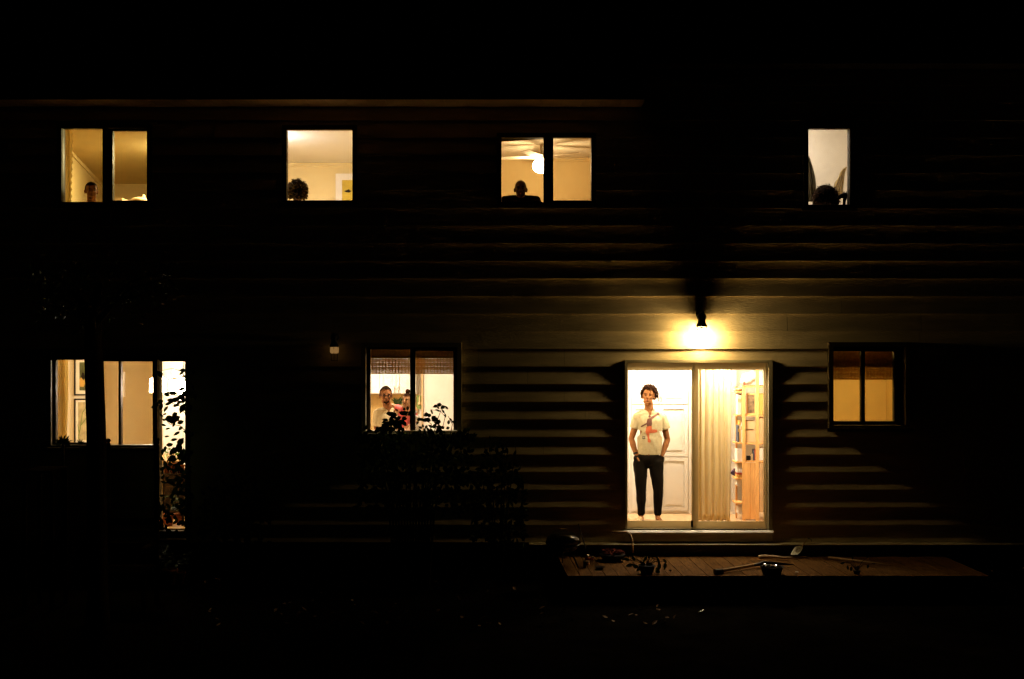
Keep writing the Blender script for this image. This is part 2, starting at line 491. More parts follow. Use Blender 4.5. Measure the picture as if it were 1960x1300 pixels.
# ---------------------------------------------------------------- rooms
def room(poly, z0, z1, hole_keys, wallm, ceilm='ceil', floorm='floor', label=None):
    """plan polygon, first edge (poly[0]->poly[1]) lies on the facade; counter-clockwise seen from above"""
    b = MB(); n = len(poly)
    fx0, fx1 = poly[0][0], poly[1][0]
    b.plate(fx0, fx1, z0, z1, 0.135, 0.15, [rect(q, 0.035) for q in hole_keys])
    for i in range(1, n):
        p = Vector((*poly[i], 0)); q = Vector((*poly[(i+1) % n], 0))
        d = (q-p).normalized(); out = Vector((d.y, -d.x, 0))*0.02
        p = p-d*0.001; q = q+d*0.001
        b.add([(p.x,p.y,z0),(q.x,q.y,z0),(q.x,q.y,z1),(p.x,p.y,z1),
               (p.x+out.x,p.y+out.y,z0),(q.x+out.x,q.y+out.y,z0),(q.x+out.x,q.y+out.y,z1),(p.x+out.x,p.y+out.y,z1)],
              [(0,3,2,1),(4,5,6,7),(0,1,5,4),(3,7,6,2),(0,4,7,3),(1,2,6,5)])
    b.build('interior_wall', wallm, HOUSE)
    # skirting at the wall foot
    for nm, z, t, m_ in (('ceiling', z1, 0.03, ceilm), ('floor', z0, -0.03, floorm)):
        c = MB(); N = len(poly)
        vs_ = [(x_, y_, z) for x_, y_ in poly] + [(x_, y_, z+t) for x_, y_ in poly]
        c.add(vs_, [tuple(range(N)), tuple(range(2*N-1, N-1, -1))] + [(i, (i+1) % N, N+(i+1) % N, N+i) for i in range(N)])
        c.build(nm, m_, HOUSE)
    for nm, zc, hh in (('crown_moulding', z1-0.03, 0.03), ('skirting', z0+0.05, 0.05)):
        cr = MB()
        for i in range(1, n):
            p = Vector((*poly[i], 0)); q = Vector((*poly[(i+1) % n], 0)); d = (q-p).normalized(); inn = Vector((-d.y, d.x, 0))
            cr.obox((p+q)/2+inn*0.009+Vector((0, 0, zc)), (q-p)/2, inn*0.008, (0, 0, hh-0.001))
        cr.build(nm, wallm if z0 > 2 else 'ceil', HOUSE)

F1, C1, F2 = 0.30, 2.74, 2.90
def ceiling_light(x, y, zc, r, key, label, shade=True):
    t = empty('ceiling_light', (x, y, zc), label, 'ceiling light')
    MB().lathe((x, y, zc-0.03), [(r*1.02, 0.0), (r*1.1, 0.01), (r*1.1, 0.028)], 28).build('rim', 'trim', t, True)
    if zc < C1-.05: MB().tube([(x, y, zc), (x, y, C1)], .01, 8).build('rod', 'trim', t)
    b = MB(); b.lathe((x, y, zc-0.03), [(r*0.15, -0.06), (r*0.6, -0.05), (r*0.9, -0.03), (r, -0.002)], 28)
    b.build('diffuser', emit('lit_diffuser_' + key, key), t, True)
    return t

F1, C1, F2 = 0.30, 2.74, 2.90
room([(-6.35, .15), (-3.2, .15), (-3.2, 3.9), (-6.35, 3.9)], F1, C1, ['dining', 'dining_door'], 'wall_tan')
room([(-2.6, .15), (0.35, .15), (0.35, 3.3), (-2.6, 3.3)], F1, C1, ['kitchen'], 'wall_cream')
room([(1.2, .15), (3.5, .15), (3.5, 1.75), (1.2, 1.75)], F1, C1, ['door'], 'wall_cream')
room([(3.62, .15), (5.2, .15), (5.2, 2.0), (3.62, 2.0)], F1, C1, ['side'], 'wall_gold')
room([(-5.9, .15), (-4.2, .15), (-4.2, 6.3), (-7.15, 6.3), (-6.3, 2.4)], F2, 5.35, ['bed_left'], 'wall_gold', 'wall_gold', 'bark')  # unseen floor made dark to keep upward light off the soffit
room([(-3.6, .15), (-1.2, .15), (-1.2, 3.75), (-3.6, 3.75)], F2, 5.35, ['bed_mid'], 'wall_yellow', 'ceil_cool')
room([(-1.0, .15), (1.8, .15), (1.8, 3.3), (-1.0, 3.1)], F2, 5.35, ['bed_fan'], 'wall_gold')
room([(3.0, .15), (5.0, .15), (5.0, 1.75), (3.0, 1.75)], F2, 5.70, ['bath'], 'wall_cream')

ceiling_light(-1.2, 0.55, C1, 0.14, 'kitchen', 'added unseen fill light just inside the kitchen window, hidden above the blind')  # put in out of view to light the man from the front
ceiling_light(-2.2, 1.7, C1, 0.24, 'kitchen', 'round ceiling light at the left side of the kitchen')
ceiling_light(1.36, 0.25, 2.60, 0.065, 'door_room', 'added unseen fill light at the left end behind the sliding door head')  # put in out of view to light man and curtain from the front
ceiling_light(2.05, 1.0, 2.70, 0.13, 'door_room', 'round ceiling light deeper in, close to the white closet')
ceiling_light(2.62, 0.27, 2.55, 0.12, 'door_room', 'added unseen fill light right of the middle behind the sliding door head')  # second hidden lamp, added for front light on curtain and shelves
ceiling_light(4.3, 0.5, C1, 0.14, 'side_room', 'round ceiling light in the room of the small lower right window')
ceiling_light(-4.9, 0.5, C1, 0.2, 'dining', 'round ceiling light just inside the dining room window, above its head')
ceiling_light(-4.6, 2.3, 5.35, 0.16, 'bed_left', 'round ceiling light inside the upper left room')
ceiling_light(-3.33, 1.2, 5.35, 0.17, 'bed_mid', 'round ceiling light in the bright upper room with the framed picture')
ceiling_light(3.4, 1.1, 5.70, 0.16, 'bath', 'round ceiling light in the room with lace curtains')

# ---------------------------------------------------------------- windows
def window(key, glasses, framem='darkframe', casing=0.055, proud=0.058, casm='casing', gy=0.05, sill=True, label=None, name='window', inner=0.0):
    x0, x1, z0, z1 = rect(key)
    b = MB()
    # casing ring, its outer face just proud of the boards
    b.plate(x0, x1, z0, z1, -proud, 0.002, [(x0+casing, x1-casing, z0+casing, z1-casing)])
    wdw = b.build(name, casm, HOUSE, bevel=0.003)
    if label: wdw['label'] = label
    hs = [(X(a, gy), X(b_, gy), Z(d, gy), Z(c, gy)) for a, b_, c, d in glasses]
    f = MB(); f.plate(x0+0.03, x1-0.03, z0+0.03, z1-0.03, 0.03, 0.09, hs)
    f.build('frame', framem, wdw)
    for h in hs:
        s_ = MB(); s_.plate(h[0]-0.03, h[1]+0.03, h[2]-0.03, h[3]+0.03, 0.018, 0.029, [(h[0]-.004, h[1]+.004, h[2]-.004, h[3]+.004)])
        s_.build('sash', framem, wdw)
        p = MB(); p.box(h[0]-0.005, h[1]+0.005, 0.058, 0.062, h[2]-0.005, h[3]+0.005)
        p.build('pane', 'glass', wdw)
    if sill:
        s_ = MB(); s_.box(x0-0.03, x1+0.03, -proud-0.035, -proud-0.001, z0-0.02, z0+0.025)
        s_.build('sill', casm, wdw, bevel=0.004)
    return wdw

window('bed_left', [(121, 197, 247, 388), (217, 283, 251, 384)], label='upper left sliding window, two amber panes')
window('bed_mid', [(550, 675, 249, 384)], label='upper square window with a pale grey glow')
window('bed_fan', [(960, 1040, 266, 388), (1059, 1131, 263, 384)], label='upper sliding window with the glaring fan lamp')
window('bath', [(1546, 1624, 247, 393)], label='narrow upper right window with lace curtains')
window('kitchen', [(709, 785, 669, 825), (795, 868, 672, 826)], label='lower middle sliding window with a bamboo blind', proud=0.105, casm='trim')
window('side', [(1589, 1647, 672, 806), (1655, 1710, 673, 806)], label='lower right window, two tan panes', proud=0.10)
window('dining', [(109, 172, 689, 847), (190, 228, 692, 851), (233, 299, 692, 851)], label='wide lower left window behind the tree trunk', casm='darkframe', proud=0.056)
window('dining_door', [(304, 355, 692, 1016)], label='narrow glazed door covered by vine leaves', name='glass_door', sill=False, casing=0.03, proud=0.062)

# ---- sliding glass door
x0, x1, z0, z1 = rect('door')
b = MB(); b.plate(x0, x1, z0, z1, -0.060, 0.0, [(x0+0.032, x1-0.05, z0+0.02, z1-0.035)])
DOOR = b.build('sliding_door', 'trim', HOUSE, bevel=0.003)
DOOR['label'] = 'wide sliding glass door the young man stands behind'
f = MB(); f.plate(x0+0.03, x1-0.045, z0+0.018, z1-0.03, 0.0, 0.02, [(X(1200), X(1466), Z(1012), Z(703))])
f.build('frame', 'vinyl', DOOR)
for i, (a, c, t_, d, ga, gc, gt, gd, yy) in enumerate(((1199, 1331, 702, 1013, 1201, 1324, 709, 997, 0.062), (1325, 1467, 703, 1013, 1337, 1462, 708, 998, 0.028))):
    s_ = MB(); s_.plate(X(a, yy), X(c, yy), Z(d, yy), Z(t_, yy), yy, yy+0.03, [(X(ga, yy), X(gc, yy), Z(gd, yy), Z(gt, yy))])
    pn = s_.build('door_panel', 'vinyl', DOOR, bevel=0.003)
    MB().box(X(ga, yy)-.004, X(gc, yy)+.004, yy+0.013, yy+0.018, Z(gd, yy)-.004, Z(gt, yy)+.004).build('pane', 'glass', pn)
MB().box(X(1198.2), X(1201), 0.030, 0.060, Z(868), Z(839)).build('handle', 'darkframe', DOOR, bevel=0.002)
b = MB()
b.add([(x_, y_, z_) for x_ in (X(1193), X(1478)) for y_, z_ in ((-0.061, Z(1020.5)), (-0.061, Z(1013.5)), (-0.072, Z(1014)), (-0.100, Z(1017)), (-0.100, Z(1020.5)))],
      [(0,1,2,3,4), (9,8,7,6,5)] + [(i, i+5, (i+1) % 5+5, (i+1) % 5) for i in range(5)])
b.build('threshold', 'sillmetal', DOOR)
MB().box(X(1195), X(1477), -0.075, -0.034, Z(1035), Z(1020.7)).build('riser', 'trim', DOOR)
MB().box(X(1323), X(1327), 0.02, 0.028, Z(1010), Z(997)).build('latch', 'iron', DOOR)
# starter ledge under the first course and recessed foundation
b = MB()
b.add([(x_, y_, z_) for x_ in (X(1012), HX1) for y_, z_ in ((0.0, Z0-0.022), (0.0, Z0-0.001), (-0.080, Z0-0.001), (-0.142, Z0-0.012), (-0.142, Z0-0.022))],
      [(0,1,2,3,4), (9,8,7,6,5)] + [(i, i+5, (i+1) % 5+5, (i+1) % 5) for i in range(5)])
b.build('drip_ledge', 'trim', HOUSE)

# ---------------------------------------------------------------- deck
DECK = MB(); gaps = MB()
y_f = -1.34
x = 0.55; i = 0
while x < 5.25:
    wv = 0.143; dz = 0.0015*math.sin(i*2.3)
    sx = 0.055
    xa, xb = x, x+wv-0.007
    vs_ = [(xa, -0.02, -0.03+dz), (xb, -0.02, -0.03+dz), (xb+sx*1.3, y_f, -0.03+dz), (xa+sx*1.3, y_f, -0.03+dz),
           (xa, -0.02, dz), (xb, -0.02, dz), (xb+sx*1.3, y_f, dz), (xa+sx*1.3, y_f, dz)]
    DECK.add(vs_, [(0,1,2,3),(7,6,5,4),(0,4,5,1),(1,5,6,2),(2,6,7,3),(3,7,4,0)])
    x += wv; i += 1
DK = empty('deck', (3.5, -0.7, -0.3), 'weathered plank deck along the wall below the sliding door', 'deck')
DECK.build('planks', 'deck', DK)
j = MB(); j.box(0.6, 5.25, y_f+0.03, y_f+0.07, -0.17, -0.034); j.box(0.6, 5.25, -0.08, -0.04, -0.17, -0.034); j.box(0.6, 5.25, -0.72, -0.68, -0.17, -0.034)
j.build('joist', 'bark', DK)
for xx in (0.8, 2.3, 3.8, 5.1): MB().box(xx-.05, xx+.05, y_f+0.02, y_f+0.12, -0.3, -0.171).build('post', 'bark', DK)

# ---------------------------------------------------------------- wall lanterns
def lantern(px, py, key, label, scale=1.0):
    """py = underside of the cap; cap about .155 wide"""
    Yc = -0.15
    c = P(px, py, Yc); s = scale
    t = empty('wall_lantern', (c.x, -0.03, c.z+0.1*s), label, 'wall light', 'outdoor wall lanterns')
    MB().lathe((c.x, -0.033, c.z+0.15*s), [(0.055*s, 0.0), (0.055*s, -0.012), (0.035*s, -0.022)], 20, 'y').build('wall_plate', 'iron', t, True)
    a = MB(); a.tube([(c.x, -0.05, c.z+0.15*s), (c.x, -0.11, c.z+0.185*s), (c.x, Yc, c.z+0.15*s), (c.x, Yc, c.z+0.12*s)], 0.012*s, 10)
    a.build('arm', 'iron', t, True)
    cp = MB(); cp.lathe((c.x, Yc, c.z), [(0.060*s, -0.004), (0.073*s, 0.0), (0.070*s, 0.010), (0.052*s, 0.045), (0.044*s, 0.075), (0.058*s, 0.10), (0.060*s, 0.125), (0.045*s, 0.155), (0.012*s, 0.170)], 24)
    cp.build('cap', 'iron', t, True)
    cg = MB()
    for k in range(6):
        an = math.pi/6 + k*math.pi/3
        cg.tube([(c.x+0.064*s*math.cos(an), Yc+0.066*s*math.sin(an), c.z-0.003), (c.x+0.052*s*math.cos(an), Yc+0.052*s*math.sin(an), c.z-0.21*s)], 0.0030*s, 6)
    cg.tube([(c.x+0.053*s*math.cos(k*.2618), Yc+0.053*s*math.sin(k*.2618), c.z-0.21*s) for k in range(25)], 0.003*s, 6)
    cg.build('cage', 'iron', t)
    gl = MB(); n = 6
    vs_ = []
    for r_, h in ((0.064*s, -0.005), (0.050*s, -0.205*s)):
        for k in range(n):
            an = math.pi/6 + k*math.pi/3
            vs_.append((c.x+r_*math.cos(an), Yc+r_*math.sin(an), c.z+h))
    gl.add(vs_, [(k, (k+1) % n, n+(k+1) % n, n+k) for k in range(n)])
    gl.build('glass_shade', 'glass', t)
    bu = MB()
    if key == 'dim_lamp': bu.lathe((c.x, Yc, c.z-0.10*s), [(.058*s, 0), (.066*s, .02), (.066*s, .09), (.03*s, .098)], 16)
    else: bu.lathe((c.x, Yc, c.z), [(.012*s, -.205*s), (.034*s, -.195*s), (.044*s, -.16*s), (.046*s, -.10*s), (.034*s, -.05*s), (.018*s, -.035*s)], 18)
    bu.build('bulb', emit('lit_bulb_' + key, key), t, True)
    sk = MB(); sk.lathe((c.x, Yc, c.z-0.034*s), [(0.015*s, 0), (0.017*s, 0.031*s)], 12); sk.build('socket', 'iron', t)
    return t
lantern(1343, 625, 'lantern', 'black wall lantern shining brightly above the sliding door')
lantern(640, 664, 'dim_lamp', 'small wall lantern glowing faintly left of the kitchen window', 0.8)

# ---------------------------------------------------------------- door room contents
# white panelled closet behind the young man
def panel_front(px0, px1, py0, py1, Y, parent, m='white', inset=0.055, name='door'):
    a, b_, c, d = X(px0, Y), X(px1, Y), Z(py1, Y), Z(py0, Y)
    o = MB()
    o.plate(a+.003, b_-.003, c+.003, d-.003, Y-0.02, Y, [(a+inset, b_-inset, c+inset, d-inset)])
    o.plate(a+inset+.003, b_-inset-.003, c+inset+.003, d-inset-.003, Y-0.008, Y-0.002, [])
    o.plate(a+inset+.03, b_-inset-.03, c+inset+.03, d-inset-.03, Y-0.016, Y-0.0085, [])
    return o.build(name, m, parent, bevel=0.002)
YC = 1.42
CL = empty('closet', (X(1262, YC), YC+.15, F1), 'white panelled closet filling the wall behind the young man', 'closet')
cb = MB(); cb.box(X(1203, YC), X(1333, YC), YC+0.001, YC+0.30, F1, C1-0.02); cb.build('carcass', 'white', CL)
for (a, b_) in ((1208, 1262), (1262, 1317)):
    d = panel_front(a, b_, 700, 774, YC, CL, name='door')
    MB().box(X(1264.2 if a > 1250 else 1259, YC), X(1265.4 if a > 1250 else 1260, YC), YC-0.04, YC-0.021, Z(768, YC), Z(755, YC)).build('handle', 'chrome', d)
    panel_front(a, b_, 775, 874, YC, CL, name='door')
    panel_front(a, b_, 875, 978, YC, CL, name='door')
st = MB(); st.box(X(1318, YC), X(1324, YC), YC-0.02, YC, F1, C1-.03); st.box(X(1203, YC), X(1207.5, YC), YC-0.02, YC, F1, C1-.03)
st.build('stile', 'white', CL)
# right of the closet: plain doors seen beside the curtain
panel_front(1334, 1409, 700, 852, YC, CL, name='door'); panel_front(1334, 1409, 853, 985, YC, CL, name='door')

def curtain(name, px0, px1, py0, py1, Y, m, label, folds, amp, key_phase=0.0, flare=0.0, edge=None, scallop=False, origin=None):
    b = MB(); n = folds*10; rows = 24
    x0, x1, zt, zb = X(px0, Y), X(px1, Y), Z(py0, Y), Z(py1, Y)
    for side in (0, 1):
        for r in range(rows+1):
            v = r/rows
            for i in range(n+1):
                u = i/n
                ph = 2*math.pi*(folds*u + 0.35*math.sin(3.1*u+key_phase) + 0.06*math.sin(v*4+u*9))
                xx = x0+(x1-x0)*u + flare*v*(u-0.3) + 0.012*math.sin(v*5+u*7)*v
                if scallop and i >= n-1: xx += 0.018*abs(math.sin(v*math.pi*12))
                yy = Y + amp*math.sin(ph)*(0.6+0.4*v) + 0.25*amp*math.sin(2.3*ph+1) + side*0.003
                b.v.append((xx, yy, zt+(zb-zt)*v))
    W = n+1; S = W*(rows+1)
    for r in range(rows):
        for i in range(n):
            a = r*W+i
            b.f.append((a, a+1, a+W+1, a+W)); b.f.append((S+a, S+a+W, S+a+W+1, S+a+1))
    for r in range(rows):
        for i in (0, n):
            a = r*W+i; b.f.append((a, a+W, S+a+W, S+a))
    for i in range(n):
        for a in (i, rows*W+i): b.f.append((a, a+1, S+a+1, S+a))
    o = b.build(name, m, None, True, origin=((x0+x1)/2, Y, zb))
    return tag(o, label, 'curtain')
curtain('curtain', 1326, 1399, 690, 997, 0.58, 'curtain', 'long beige curtain hanging in folds behind the right door panel', 6, 0.033)

# tall pine shelves right of the curtain
YS = 0.80
SH = empty('bookcase', (X(1435, YS), YS+.15, F1), 'tall orange pine shelving crammed with papers behind the right door panel', 'shelves')
up = MB()
for a, b_, t_, yy in ((1408, 1411.5, 740, YS+.2), (1421, 1427, 742, YS), (1447, 1453, 700, YS-.1), (1473, 1477, 700, YS-.1)):
    up.box(X(a, yy), X(b_, yy), yy, yy+0.025, F1, Z(t_, yy))
for a, b_, t_ in ((1423, 1427, 742), (1447, 1453, 700)):
    up.box(X(a, YS+.3), X(b_, YS+.3), YS+.30, YS+.325, F1, Z(t_, YS+.3))
up.build('upright', 'pine', SH, bevel=0.002)
for a, b_, py, yy, dd in ((1410, 1424, 749, YS+.03, .25), (1410, 1424, 794, YS+.03, .25), (1408, 1424, 847, YS+.03, .25), (1408, 1424, 884, YS+.03, .25), (1408, 1424, 915, YS+.03, .25), (1408, 1424, 962, YS+.03, .25),
                      (1424, 1476, 739, YS+.03, .27), (1424, 1476, 794, YS+.03, .27), (1424, 1476, 848, YS+.03, .27), (1424, 1476, 882, YS+.03, .27)):
    MB().box(X(a, yy), X(b_, yy), yy, yy+dd, Z(py+3, yy), Z(py, yy)).build('shelf', 'pine', SH, bevel=0.0015)
MB().box(X(1424, YS), X(1435.5, YS), YS-0.005, YS+0.02, F1+.02, Z(886, YS)).build('door', 'pine', SH, bevel=0.003)
MB().box(X(1436, YS), X(1447.5, YS), YS-0.005, YS+0.02, F1+.02, Z(886, YS)).build('door', 'pine', SH, bevel=0.003)
MB().box(X(1455, YS), X(1472, YS), YS+0.03, YS+0.3, F1+.10, Z(886, YS)).build('drawer_box', 'box', SH, bevel=0.003)
# things on the shelves
def block(name, px0, px1, py0, py1, Y, dep, m, label, cat, group=None, bev=0.003):
    x0, x1 = X(px0, Y), X(px1, Y); zt, zb = Z(py0, Y), Z(py1, Y)
    return tag(MB().box(x0, x1, Y, Y+dep, zb, zt).build(name, m, None, origin=((x0+x1)/2, Y+dep/2, zb), bevel=bev), label, cat, group)
def books(px0, px1, pyb, Y, hs, ms, label, group):
    n = len(hs); xx = X(px0, Y); zb = Z(pyb, Y)+.001
    tw = (X(px1, Y)-xx)/n
    for i in range(n):
        b = empty('book', (xx+tw/2, Y, zb), label[i], 'book', group)
        MB().box(xx+.001, xx+tw-.001, Y+.002, Y+.15, zb, zb+hs[i]).build('cover', ms[i], b, bevel=0.0015)
        MB().box(xx+tw*.22, xx+tw*.78, Y, Y+.0015, zb+hs[i]*.62, zb+hs[i]*.8).build('spine_label', 'book_y' if ms[i] != 'book_y' else 'paper', b)
        xx += tw
books(1412, 1421, 794, YS+.06, [.26, .25, .27], ['paper', 'paper', 'box'], ['tall white book, leftmost on the upper narrow pine shelf', 'white book in the middle on the upper narrow pine shelf', 'tan book, rightmost on the upper narrow pine shelf'], 'books on the narrow pine shelves')
books(1412, 1421, 847, YS+.06, [.22, .28, .26], ['book_b', 'book_y', 'paper'], ['slate book on the second narrow pine shelf', 'ochre book on the second narrow pine shelf', 'white book on the second narrow pine shelf'], 'books on the narrow pine shelves')
block('paper_stack', 1411, 1421, 860, 883.5, YS+.06, .18, 'paper', 'white block of papers on the third narrow pine shelf', 'papers')
block('paper_stack', 1411, 1421, 888, 905, YS+.06, .18, 'paper', 'white block of papers on the fourth narrow pine shelf', 'papers')
block('folder', 1411, 1421, 905.3, 909, YS+.05, .18, 'book_r', 'dark red folder under the papers of the fourth narrow shelf', 'folder')
block('folder', 1411, 1421, 909.3, 914.5, YS+.05, .18, 'book_y', 'ochre folder lying lowest on the fourth narrow shelf', 'folder')
block('paper_stack', 1411, 1420, 918, 930, YS+.06, .16, 'paper', 'small white paper pack beside the purple corner', 'papers')
block('paper_stack', 1413, 1421, 970, 984, YS+.06, .16, 'paper', 'white paper pack on the lowest narrow pine shelf', 'papers')
block('shoe_box', 1427, 1446, 806, 822, YS+.06, .2, 'box', 'beige storage box standing higher on the middle pine shelf', 'box')
block('shoe_box', 1427, 1446, 824, 847.5, YS+.05, .2, 'box', 'beige storage box lying lower on the middle pine shelf', 'box')
block('storage_box', 1454, 1470, 800, 847.5, YS+.05, .2, 'box', 'tan box at the far right of the middle pine shelf', 'box')
block('storage_box', 1454, 1470, 754, 793.5, YS+.05, .2, 'book_y', 'ochre box at the far right under the top shelf', 'box')
# dark framed picture on the shelf
t = empty('shelf_picture', (X(1437, YS+.1), YS+.1, Z(794, YS+.1)), 'small dark patterned picture leaning on the upper pine shelf', 'picture')
yy = YS+.08
MB().plate(X(1429, yy), X(1446.5, yy), Z(793.5, yy), Z(753, yy), yy, yy+.012, [(X(1431, yy), X(1444.5, yy), Z(791, yy), Z(756, yy))]).build('frame', 'pine', t)
pm = mat('busy_picture', (0.16, 0.11, 0.06), 0.6, 0.85, 26)
MB().box(X(1431, yy), X(1444.5, yy), yy+.004, yy+.009, Z(791, yy), Z(756, yy)).build('artwork', pm, t)
# white bag and small things on top
b = MB(); ico(b, P(1431, 725, YS+.12), (.085, .08, .078), 3); ico(b, P(1441, 720, YS+.12), (.06, .07, .07), 3); ico(b, P(1424, 730, YS+.1), (.05, .05, .05), 3)
tag(remeshed('plastic_bag', b, 0.008, 2, 'paper', None, P(1431, 738, YS+.12)), 'crumpled white bag on top of the pine shelves', 'bag')
block('small_box', 1454, 1470, 712, 737.5, YS+.05, .18, 'paper', 'white box right of the bag on top of the shelves', 'box')
block('red_box', 1423, 1427, 731, 737, YS+.0, .04, 'book_r', 'tiny dark red box in front of the white bag', 'box')
b = MB(); ico(b, P(1414, 745, YS+.1), (.045, .05, .022), 3); ico(b, P(1419, 741, YS+.1), (.03, .04, .03), 3)
tag(remeshed('cloth_bundle', b, 0.006, 2, 'box', None, P(1415, 748, YS+.1)), 'tan cloth bundle at the top left end of the shelves', 'cloth')
block('tin', 1430, 1437, 873, 881.5, YS+.05, .06, 'dark', 'small dark tin on the lower pine cabinet top', 'tin')
block('tin', 1437.5, 1441, 869, 881.5, YS+.05, .05, 'box', 'tan tin beside the dark tin on the cabinet top', 'tin')
block('carton', 1441.5, 1444.2, 860, 881.5, YS+.05, .08, 'book_b', 'upright blue-black carton on the lower pine cabinet', 'carton')
block('carton', 1444.4, 1447, 860, 881.5, YS+.05, .08, 'book_r', 'upright red carton on the lower pine cabinet', 'carton')
block('carton', 1454, 1468, 858, 881.5, YS+.05, .12, 'paper', 'white carton at the right end of the cabinet top', 'carton')
b = MB(); b.prism([(X(1397.5, .6), Z(906, .6)), (X(1406.5, .6), Z(912, .6)), (X(1407.5, .6), Z(897, .6))], .6, .66)
tag(b.build('pennant', 'purple', None, origin=P(1404, 905, .6)), 'purple triangular corner poking out left of the shelves', 'cloth')
# white shoes by the left jamb
def shoe(px, py, Y, ang, label, s=1.0):
    b = MB(); c = P(px, py, Y); c.z = F1+.002
    rot = Matrix.Rotation(ang, 3, 'Z')
    def q(x_, y_, z_): return c + rot @ Vector((x_*s, y_*s, z_*s))
    ico(b, q(0, -.07, .03), (.045*s, .06*s, .032*s), 3); ico(b, q(0, .05, .045), (.04*s, .055*s, .045*s), 3); ico(b, q(0, 0, .035), (.04*s, .08*s, .035*s), 3)
    t = empty('shoe', c, label, 'shoe', 'shoes by the door')
    remeshed('upper', b, .007, 2, 'box', t)
    so_ = MB()
    prof = [(.04*math.sin(a)*(1.0 if math.cos(a) > 0 else 1.1), -.13*math.cos(a)) for a in [2*math.pi*k/20 for k in range(20)]]
    so_.add([q(x_, y_, 0.0) for x_, y_ in prof] + [q(x_, y_, .018) for x_, y_ in prof], [tuple(range(20))[::-1], tuple(range(20, 40))] + [(i, (i+1) % 20, 20+(i+1) % 20, 20+i) for i in range(20)])
    so_.build('sole', 'book_r', t)
shoe(1207, 996, 0.42, R(40), 'white trainer nearest the left door jamb')
shoe(1219, 996, 0.5, R(-50), 'white trainer next to the young man\'s bare foot')

# ---------------------------------------------------------------- kitchen contents
YK = 2.95
KC = empty('wall_cabinet', (X(745, YK), YK+.15, Z(754, YK)), 'white upper kitchen cabinets behind the man with glasses', 'cabinet')
MB().box(X(690, YK), X(796, YK), YK+.001, YK+.34, Z(754, YK), C1-.01).build('carcass', 'white', KC)
for a, b_ in ((700, 727), (727, 758.5), (758.5, 790)):
    d = panel_front(a, b_, 660, 753, YK, KC, inset=.05)
    hx = b_-4 if a == 727 else a+4
    h = MB(); h.tube([P(hx, 739, YK-.022), P(hx, 740, YK-.045), P(hx, 750, YK-.045), P(hx, 751, YK-.022)], .006, 6)
    h.build('handle', 'chrome', d)
bs = MB(); bs.box(X(690, YK+.3), X(800, YK+.3), YK+.315, YK+.335, F1+.9, Z(754.5, YK+.3))
tag(bs.build('backsplash', 'tile', None, origin=(X(745, YK+.3), YK+.32, F1+.9)), 'ochre tiled strip below the white upper cabinets', 'backsplash')
KB = empty('base_cabinet', (X(745, YK-.2), YK, F1), 'kitchen base cabinets with a pale counter under the ochre tiles', 'cabinet')
MB().box(X(690, YK-.2), X(800, YK-.2), YK-.22, YK+.31, F1, F1+.86).build('carcass', 'white', KB)
MB().box(X(690, YK-.2), X(800, YK-.2), YK-.25, YK+.31, F1+.861, F1+.9).build('counter', 'box', KB, bevel=.004)
# fridge-like white block on the right with a tall cream face
Yf = 1.9
FR = empty('tall_cupboard', (X(845, Yf), Yf+.3, F1), 'tall plain white cupboard on the right in the kitchen', 'cupboard')
MB().box(X(811, Yf), X(893, Yf), Yf, Yf+.6, F1, C1-.02).build('carcass', 'white', FR, bevel=.004)
MB().box(X(806.5, Yf), X(810.2, Yf), Yf-.01, Yf+.6, F1, C1-.02).build('side_panel', 'box', FR)
YG = 2.6
GP = empty('green_board', (X(803, YG), YG, Z(783, YG)), 'narrow olive green board hanging between counter and tall cupboard', 'board')
MB().box(X(797.5, YG), X(807, YG), YG, YG+.02, Z(783, YG), Z(757, YG)).build('panel', 'greenboard', GP)
MB().lathe(P(803, 775, YG-.03), [(.02, 0), (.024, .03), (.012, .045), (.008, .10), (.004, .13)], 10).build('ornament', 'box', GP, True)
# kitchen sill clutter
t = empty('flower_jar', P(797, 805, .5), 'pale jar of small white flowers by the middle of the kitchen window', 'jar')
MB().lathe(P(798, 812, .5), [(.03, -.12), (.035, -.05), (.03, 0), (.02, .02)], 14).build('jar', 'paper', t, True)
fl = MB(); rr = random.Random(3)
for i in range(10): ico(fl, P(796+rr.uniform(-3, 7), 797+rr.uniform(-9, 8), .5+rr.uniform(-.04, .04)), .018, 1)
fl.build('flowers', 'paper', t)
# a flower pot on the far counter between the heads
t = empty('counter_plant', P(762, 770, YK-.1), 'small dark leafed houseplant on the counter between man and child', 'plant')
MB().lathe(P(762, 778, YK-.1), [(.035, -.1), (.045, 0)], 14).build('pot', 'paper', t, True)
lf = MB()
for i in range(14):
    a = rr.uniform(0, 6.28); lf.leaf(P(762, 775, YK-.1), (math.cos(a), .4*math.sin(a), rr.uniform(.3, 1.4)), (0, -1, .3), rr.uniform(.08, .15), .04)
lf.build('foliage', 'leaf', t)

